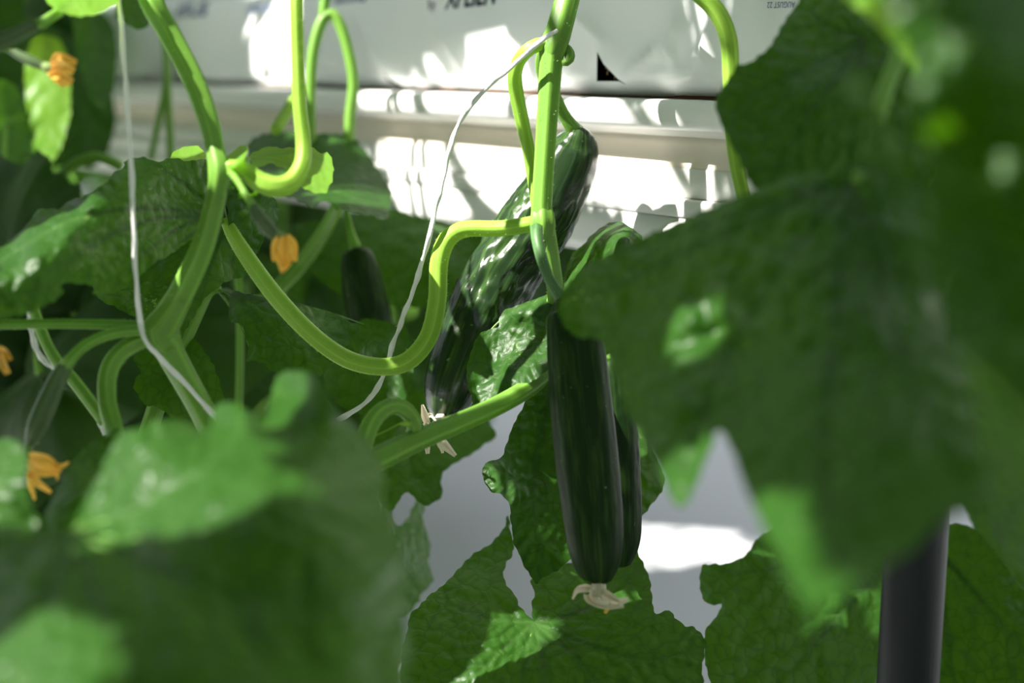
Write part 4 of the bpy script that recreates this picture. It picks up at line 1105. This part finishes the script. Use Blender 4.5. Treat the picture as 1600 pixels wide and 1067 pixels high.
def put_leaf(root, pos, nrm, size, spin, anchor=None, mesh=None):
    """a whole leaf with its centre at pos, its face along nrm; anchor = where its stalk leaves the stem"""
    o = bpy.data.objects.new('leaf', mesh or random.choice(GEN))
    COL.objects.link(o)
    o.parent = root
    q = Vector(nrm).to_track_quat('Z', 'Y').to_matrix() @ Matrix.Rotation(spin, 3, 'Z')
    base = Vector(pos) - q @ Vector((0, size * .25, 0))
    o.matrix_basis = Matrix.Translation(base - root.location) @ q.to_4x4() @ Matrix.Scale(size, 4)
    if anchor is not None:
        a = np.array(anchor); b = np.array(base); m = (a + b) / 2 + np.array([0, 0, .25 * np.linalg.norm(a - b)])
        c = spline(np.array([a, m, b]), 14)
        inv = o.matrix_basis.inverted()
        cl = np.array([tuple(inv @ (Vector(p) - root.location)) for p in c])
        v, f, al, th = tube_geo(cl, .0035 / size, 8)
        me = bpy.data.meshes.new('petiole'); me.from_pydata(v.tolist(), [], [list(map(int, x)) for x in f])
        me.polygons.foreach_set('use_smooth', [True] * len(me.polygons)); me.materials.append(M['stem'])
        p = bpy.data.objects.new('petiole', me); COL.objects.link(p); p.parent = o
    return o


# ------------------------------------------------------------------ leaves added overhead on the three vines, out of view, to dapple the sun
def in_frame(p, margin):
    v = p - CAM
    d = v @ FWD
    if d < 0.05: return np.linalg.norm(v) < margin + .12
    x, y = 800 + F * (v @ RGT) / d, 533.5 - F * (v @ UPV) / d
    m = margin * F / d + 30
    return -m < x < 1600 + m and -m < y < 1067 + m


rs = random.Random(11)
# where the sun comes through, in photo pixels
SUNLIT = [[(600, 205), (650, 165), (700, 158), (830, 152), (880, 160), (930, 200), (930, 290), (860, 340), (720, 345), (620, 310)], [(745, 55), (800, 85), (835, 150), (700, 150), (762, 140)], [(665, 105), (700, 150), (680, 150)],
          [(395, 15), (445, 15), (465, 110), (410, 110)], [(1050, 0), (1120, 0), (1118, 45), (1080, 40)], [(930, 240), (1060, 268), (1010, 290), (935, 292)], [(983, 298), (1005, 298), (1022, 360), (1005, 372)],
          [(1018, 310), (1100, 316), (1030, 350)], [(1090, 275), (1108, 290), (1098, 312)],
          [(850, 280), (800, 345), (735, 415), (710, 490), (760, 480), (800, 420), (860, 330)], [(842, 200), (862, 200), (856, 345), (838, 345)], [(798, 100), (816, 100), (840, 270), (824, 270)], [(690, 370), (720, 348), (830, 342), (830, 352), (720, 366)],
          [(458, 170), (476, 170), (480, 255), (440, 298), (425, 282), (462, 240)], [(120, 820), (135, 780), (160, 735), (190, 685), (240, 672), (310, 680), (380, 700), (420, 760), (330, 800), (220, 808)], [(35, 990), (100, 975), (135, 1000), (110, 1067), (45, 1067)],
          [(333, 635), (352, 630), (354, 660), (334, 660)], [(430, 590), (455, 582), (445, 650), (415, 650)], [(0, 695), (38, 720), (38, 810), (0, 815)], [(15, 395), (60, 362), (115, 340), (95, 368), (40, 400)], [(92, 438), (108, 438), (100, 452)],
          [(470, 238), (515, 238), (518, 290), (490, 290)], [(355, 282), (382, 282), (372, 305)], [(515, 295), (560, 295), (608, 330), (550, 326)], [(695, 1005), (715, 965), (740, 955), (750, 935), (768, 965), (835, 970), (810, 1010), (785, 1067), (750, 1067), (735, 1050), (740, 1020)],
          [(1060, 500), (1115, 488), (1085, 545)], [(1052, 755), (1105, 712), (1075, 782)], [(1180, 800), (1212, 800), (1240, 882), (1215, 862)], [(45, 120), (106, 120), (100, 225), (70, 245)], [(968, 358), (992, 360), (975, 392)],
          [(1350, 30), (1400, 25), (1424, 100)], [(70, 0), (180, 0), (130, 22)], [(258, 246), (300, 230), (320, 240)], [(1262, 930), (1290, 930), (1275, 958)], [(1105, 5), (1125, 10), (1140, 60), (1136, 100)],
          [(1000, 848), (1140, 838), (1184, 856), (1010, 872)]]
bpy.context.view_layer.update()
dg0 = bpy.context.evaluated_depsgraph_get()


def first_hit(x, y):
    r = ray(x, y)
    ok, loc, nor, idx, ob, mt = scene.ray_cast(dg0, Vector(CAM), Vector(r).normalized())
    return (np.array(loc), ob) if ok else (None, None)


def sun_blocked(p):
    ok, loc, *_ = scene.ray_cast(dg0, Vector(p + SUN * .004), Vector(SUN))
    return ok


lit, shade = [], []
for poly in SUNLIT:
    xs_, ys_ = [p[0] for p in poly], [p[1] for p in poly]
    A_ = (max(xs_) - min(xs_)) * (max(ys_) - min(ys_))
    want, tries = int(min(220, max(5, A_ / 220))), 0
    while want and tries < 3000:
        tries += 1
        x, y = rs.uniform(min(xs_), max(xs_)), rs.uniform(min(ys_), max(ys_))
        if not inside(poly, x, y): continue
        want -= 1
        h, ob = first_hit(x, y)
        if h is not None: lit.append(h)
lit = np.array(lit)
E1 = np.cross(SUN, [0, 0, 1.0]); E1 /= np.linalg.norm(E1); E2 = np.cross(SUN, E1)
C0 = np.array([0.0, 0.75, 0.75])
lit2 = np.stack([(lit - C0) @ E1, (lit - C0) @ E2], 1)
litS = (lit - C0) @ SUN
# ------------------------------------------------------------------ neighbouring plants
def neighbour(base, label, group, n, spread_u, spread_n, z0, z1, size, seed, n0=0.0):
    r_ = random.Random(seed)
    root = empty('cucumber_plant', base, label, 'plant', group)
    b = np.array(base, float)
    zz = np.linspace(z0 - .05 if z0 > .1 else 0.0, z1 + .1, 30)
    c = np.array([[b[0] + .03 * math.sin(z * 4 + seed), b[1] + .03 * math.cos(z * 3 + seed), z] for z in zz])
    v, f, al, th = tube_geo(c, .006, 12, 6, .06)
    mesh_obj('stem', v, f, M['stem'], root, attrs={'along': al, 'theta': th})
    for _ in range(n):
        z = r_.uniform(z0, z1)
        u, q = r_.uniform(-spread_u, spread_u), r_.uniform(-spread_n, spread_n) + n0
        p = np.array([b[0], b[1], 0]) + u * U + q * NRM + z * UZ
        if in_frame(p, .12) and (p - CAM) @ FWD < 1.3 and (p - Q0) @ NRM > -.25: continue
        sz = size * r_.uniform(.75, 1.2)
        dl = np.hypot(lit2[:, 0] - (p - C0) @ E1, lit2[:, 1] - (p - C0) @ E2)
        if np.any((dl < sz * .95) & (litS < (p - C0) @ SUN)): continue
        nrm = np.array([r_.uniform(-1, .4), r_.uniform(-1, .3), r_.uniform(.2, 1.1)])
        i = int(np.argmin(np.abs(c[:, 2] - z - .03)))
        put_leaf(root, p, nrm, sz, r_.uniform(0, 6.28), c[i])
    return root


# the row behind the gutter
for i, u in enumerate((-.35, -.60, -.85, -1.10, -1.35, -1.60, -1.85, -2.1)):
    p = G(u, -.48 - .10 * (i % 2), 0); p[2] = 0
    neighbour(p, 'shaded cucumber plant in the row behind the gutter, largely hidden', 'plants in the row behind the gutter', 66, .19, .15, .52 if i < 3 else .36 if i < 4 else .2, 1.6, .13, 100 + i)
for i, u in enumerate((-1.0, -1.5, -2.0, -2.5, -3.0, -3.5)):
    p = G(u, -1.0, 0); p[2] = 0
    neighbour(p, 'shaded cucumber plant in the row behind the gutter, largely hidden', 'plants in the row behind the gutter', 22, .32, .15, .32 if i < 2 else .1, 1.1, .15, 140 + i)
# plants of the same row further along, left
for i, u in enumerate((-1.0, -1.35, -1.8)):
    p = G(u, .10, 0); p[2] = 0
    neighbour(p, ('blurred leafy cucumber plant just beyond the left edge along the gutter', 'second cucumber plant beyond the left edge along the gutter', 'farthest cucumber plant beyond the left edge along the gutter')[i], 'plants further along the gutter', 26, .22, .10, .15, 1.25, .11, 160 + i)
# unseen plants added past the right edge to block sky and darken that side
for i, u in enumerate((.40, .65, .95)):
    p = G(u, .06, 0); p[2] = 0
    neighbour(p, ('unseen cucumber plant added just beyond the right edge to block the sky', 'second unseen cucumber plant added beyond the right edge to block the sky', 'third unseen cucumber plant added beyond the right edge to block the sky')[i], 'unseen plants added nearer along the gutter', 34, .16, .10, .25, 1.7, .12, 170 + i)
# unseen row added across the aisle, behind the viewer, to cut ambient light
for i, u in enumerate((-1.2, -.8, -.4, 0, .4, .8, 1.2)):
    p = CAM + NRM * .72 + U * u; p[2] = 0
    neighbour(p, 'unseen cucumber plant added across the aisle to cut the ambient light', 'unseen plants added across the aisle', 42, .26, .14, .1, 2.0, .16, 180 + i)


def thicket(centre, label, group, boxes, seed):
    """a plant seen only as a few blurred leaves: each leaf stands in its own place behind the vines"""
    r_ = random.Random(seed)
    root = empty('cucumber_plant', centre, label, 'plant', group)
    c = np.array([[centre[0] + .02 * math.sin(z * 5), centre[1], z] for z in np.linspace(0.0, 1.1, 30)])
    v, f, al, th = tube_geo(c, .006, 12, 6, .06)
    mesh_obj('stem', v, f, M['stem'], root, attrs={'along': al, 'theta': th})
    for (x0, x1, y0, y1, d0, d1, n, size) in boxes:
        for _ in range(n):
            p = P(r_.uniform(x0, x1), r_.uniform(y0, y1), r_.uniform(d0, d1))
            dl = np.hypot(lit2[:, 0] - (p - C0) @ E1, lit2[:, 1] - (p - C0) @ E2)
            if np.any((dl < size * .9) & (litS < (p - C0) @ SUN - .03)): continue
            nrm = np.array([r_.uniform(-.8, .5), r_.uniform(-1, -.3), r_.uniform(0, .8)])
            i = int(np.argmin(np.abs(c[:, 2] - p[2] - .03)))
            put_leaf(root, p, nrm, size * r_.uniform(.8, 1.2), r_.uniform(0, 6.28), c[i])


q = P(60, 500, 2.1)
thicket((q[0], q[1], 0), 'dark blurred cucumber plant low behind the slim young cucumber', 'plants further along the gutter',
        [(-80, 130, 430, 760, 1.5, 2.3, 30, .11), (-60, 60, 0, 420, 1.9, 2.6, 12, .09), (90, 330, 470, 720, 1.5, 2.2, 20, .10)], 300)

# ------------------------------------------------------------------ added canopy, out of view, placed to shade all but the sunlit spots
# what is in view and still open to the sun
bpy.context.view_layer.update()
dg0 = bpy.context.evaluated_depsgraph_get()
for y in range(4, 1067, 21):
    for x in range(4, 1600, 21):
        if any(inside(p, x, y) for p in SUNLIT): continue
        h, ob = first_hit(x, y)
        if h is not None and not sun_blocked(h): shade.append(h)
VINES = {'A': [P(-300, -900, 1.2), P(-700, -1600, 1.2), P(-1500, -2600, 1.2)], 'B': [P(500, -1100, 1.2), P(100, -1900, 1.2), P(-600, -3000, 1.2)], 'R': [P(1100, -1100, 1.0), P(700, -2000, 1.1), P(200, -3200, 1.1)]}
TOPS = {'A': P(120, -420, 1.20), 'B': P(1010, -560, 1.30), 'R': P(1560, -500, 1.05)}
anchors = []
for k_, pts in VINES.items():
    c = spline(np.array([TOPS[k_]] + pts), 60)
    v, f, al, th = tube_geo(c, np.linspace(.0075, .005, 60), 16, 6, .06)
    mesh_obj('stem', v, f, M['stem'], plants[k_], attrs={'along': al, 'theta': th})
    anchors += [(k_, p) for p in c[6::3]]
anc = np.array([p for _, p in anchors])
rs.shuffle(shade)
shade = np.array(shade)
sh2 = np.stack([(shade - C0) @ E1, (shade - C0) @ E2], 1); shS = (shade - C0) @ SUN
CANOPY = 0
for rnd in range(2):
    bpy.context.view_layer.update()
    dg0 = bpy.context.evaluated_depsgraph_get()
    covered = np.array([sun_blocked(p) for p in shade], int)
    print('round', rnd, 'open to the sun', int((covered == 0).sum()), 'of', len(shade))
    for size in (.16, .125, .10, .075, .055, .040, .028, .020):
        for i in range(len(shade)):
            if covered[i] or CANOPY >= 640: continue
            for _ in range(4):
                off = size * .45 * math.sqrt(rs.random()); an = rs.uniform(0, 6.283)
                a, b_ = sh2[i, 0] + off * math.cos(an), sh2[i, 1] + off * math.sin(an)
                s = rs.uniform(.42, .95)
                if size < .05: s = rs.uniform(.42, .6)
                dl = np.hypot(lit2[:, 0] - a, lit2[:, 1] - b_)
                if np.any((dl < size * .90 + .004) & (litS < s)): continue
                p = C0 + a * E1 + b_ * E2 + s * SUN
                if in_frame(p, size * 1.1) or p[2] < .95 or p[2] > 2.4: continue
                nrm = SUN + np.array([rs.uniform(-.3, .3), rs.uniform(-.3, .3), rs.uniform(-.2, .2)])
                order = np.argsort(np.linalg.norm(anc - p, axis=1))
                pick = None
                for ii in order[:14]:
                    if np.linalg.norm(anc[ii] - p) > .55: break
                    mid = (anc[ii] + p) / 2 + np.array([0, 0, .25 * np.linalg.norm(anc[ii] - p)])
                    cc = spline(np.array([anc[ii], mid, p]), 24)
                    k2 = np.stack([(cc - C0) @ E1, (cc - C0) @ E2], 1)
                    if np.min(np.hypot(lit2[:, None, 0] - k2[None, :, 0], lit2[:, None, 1] - k2[None, :, 1])) > .007: pick = ii; break
                if pick is None: put_leaf(plants[anchors[order[0]][0]], p, nrm, size, rs.uniform(0, 6.28), p + SUN * size * .9)
                else: put_leaf(plants[anchors[pick][0]], p, nrm, size, rs.uniform(0, 6.28), anc[pick])
                covered[(np.hypot(sh2[:, 0] - a, sh2[:, 1] - b_) < size * .46) & (shS < s)] += 1
                CANOPY += 1
                break
print('canopy leaves', CANOPY, 'shade points', len(shade), 'covered', int((covered > 0).sum()))
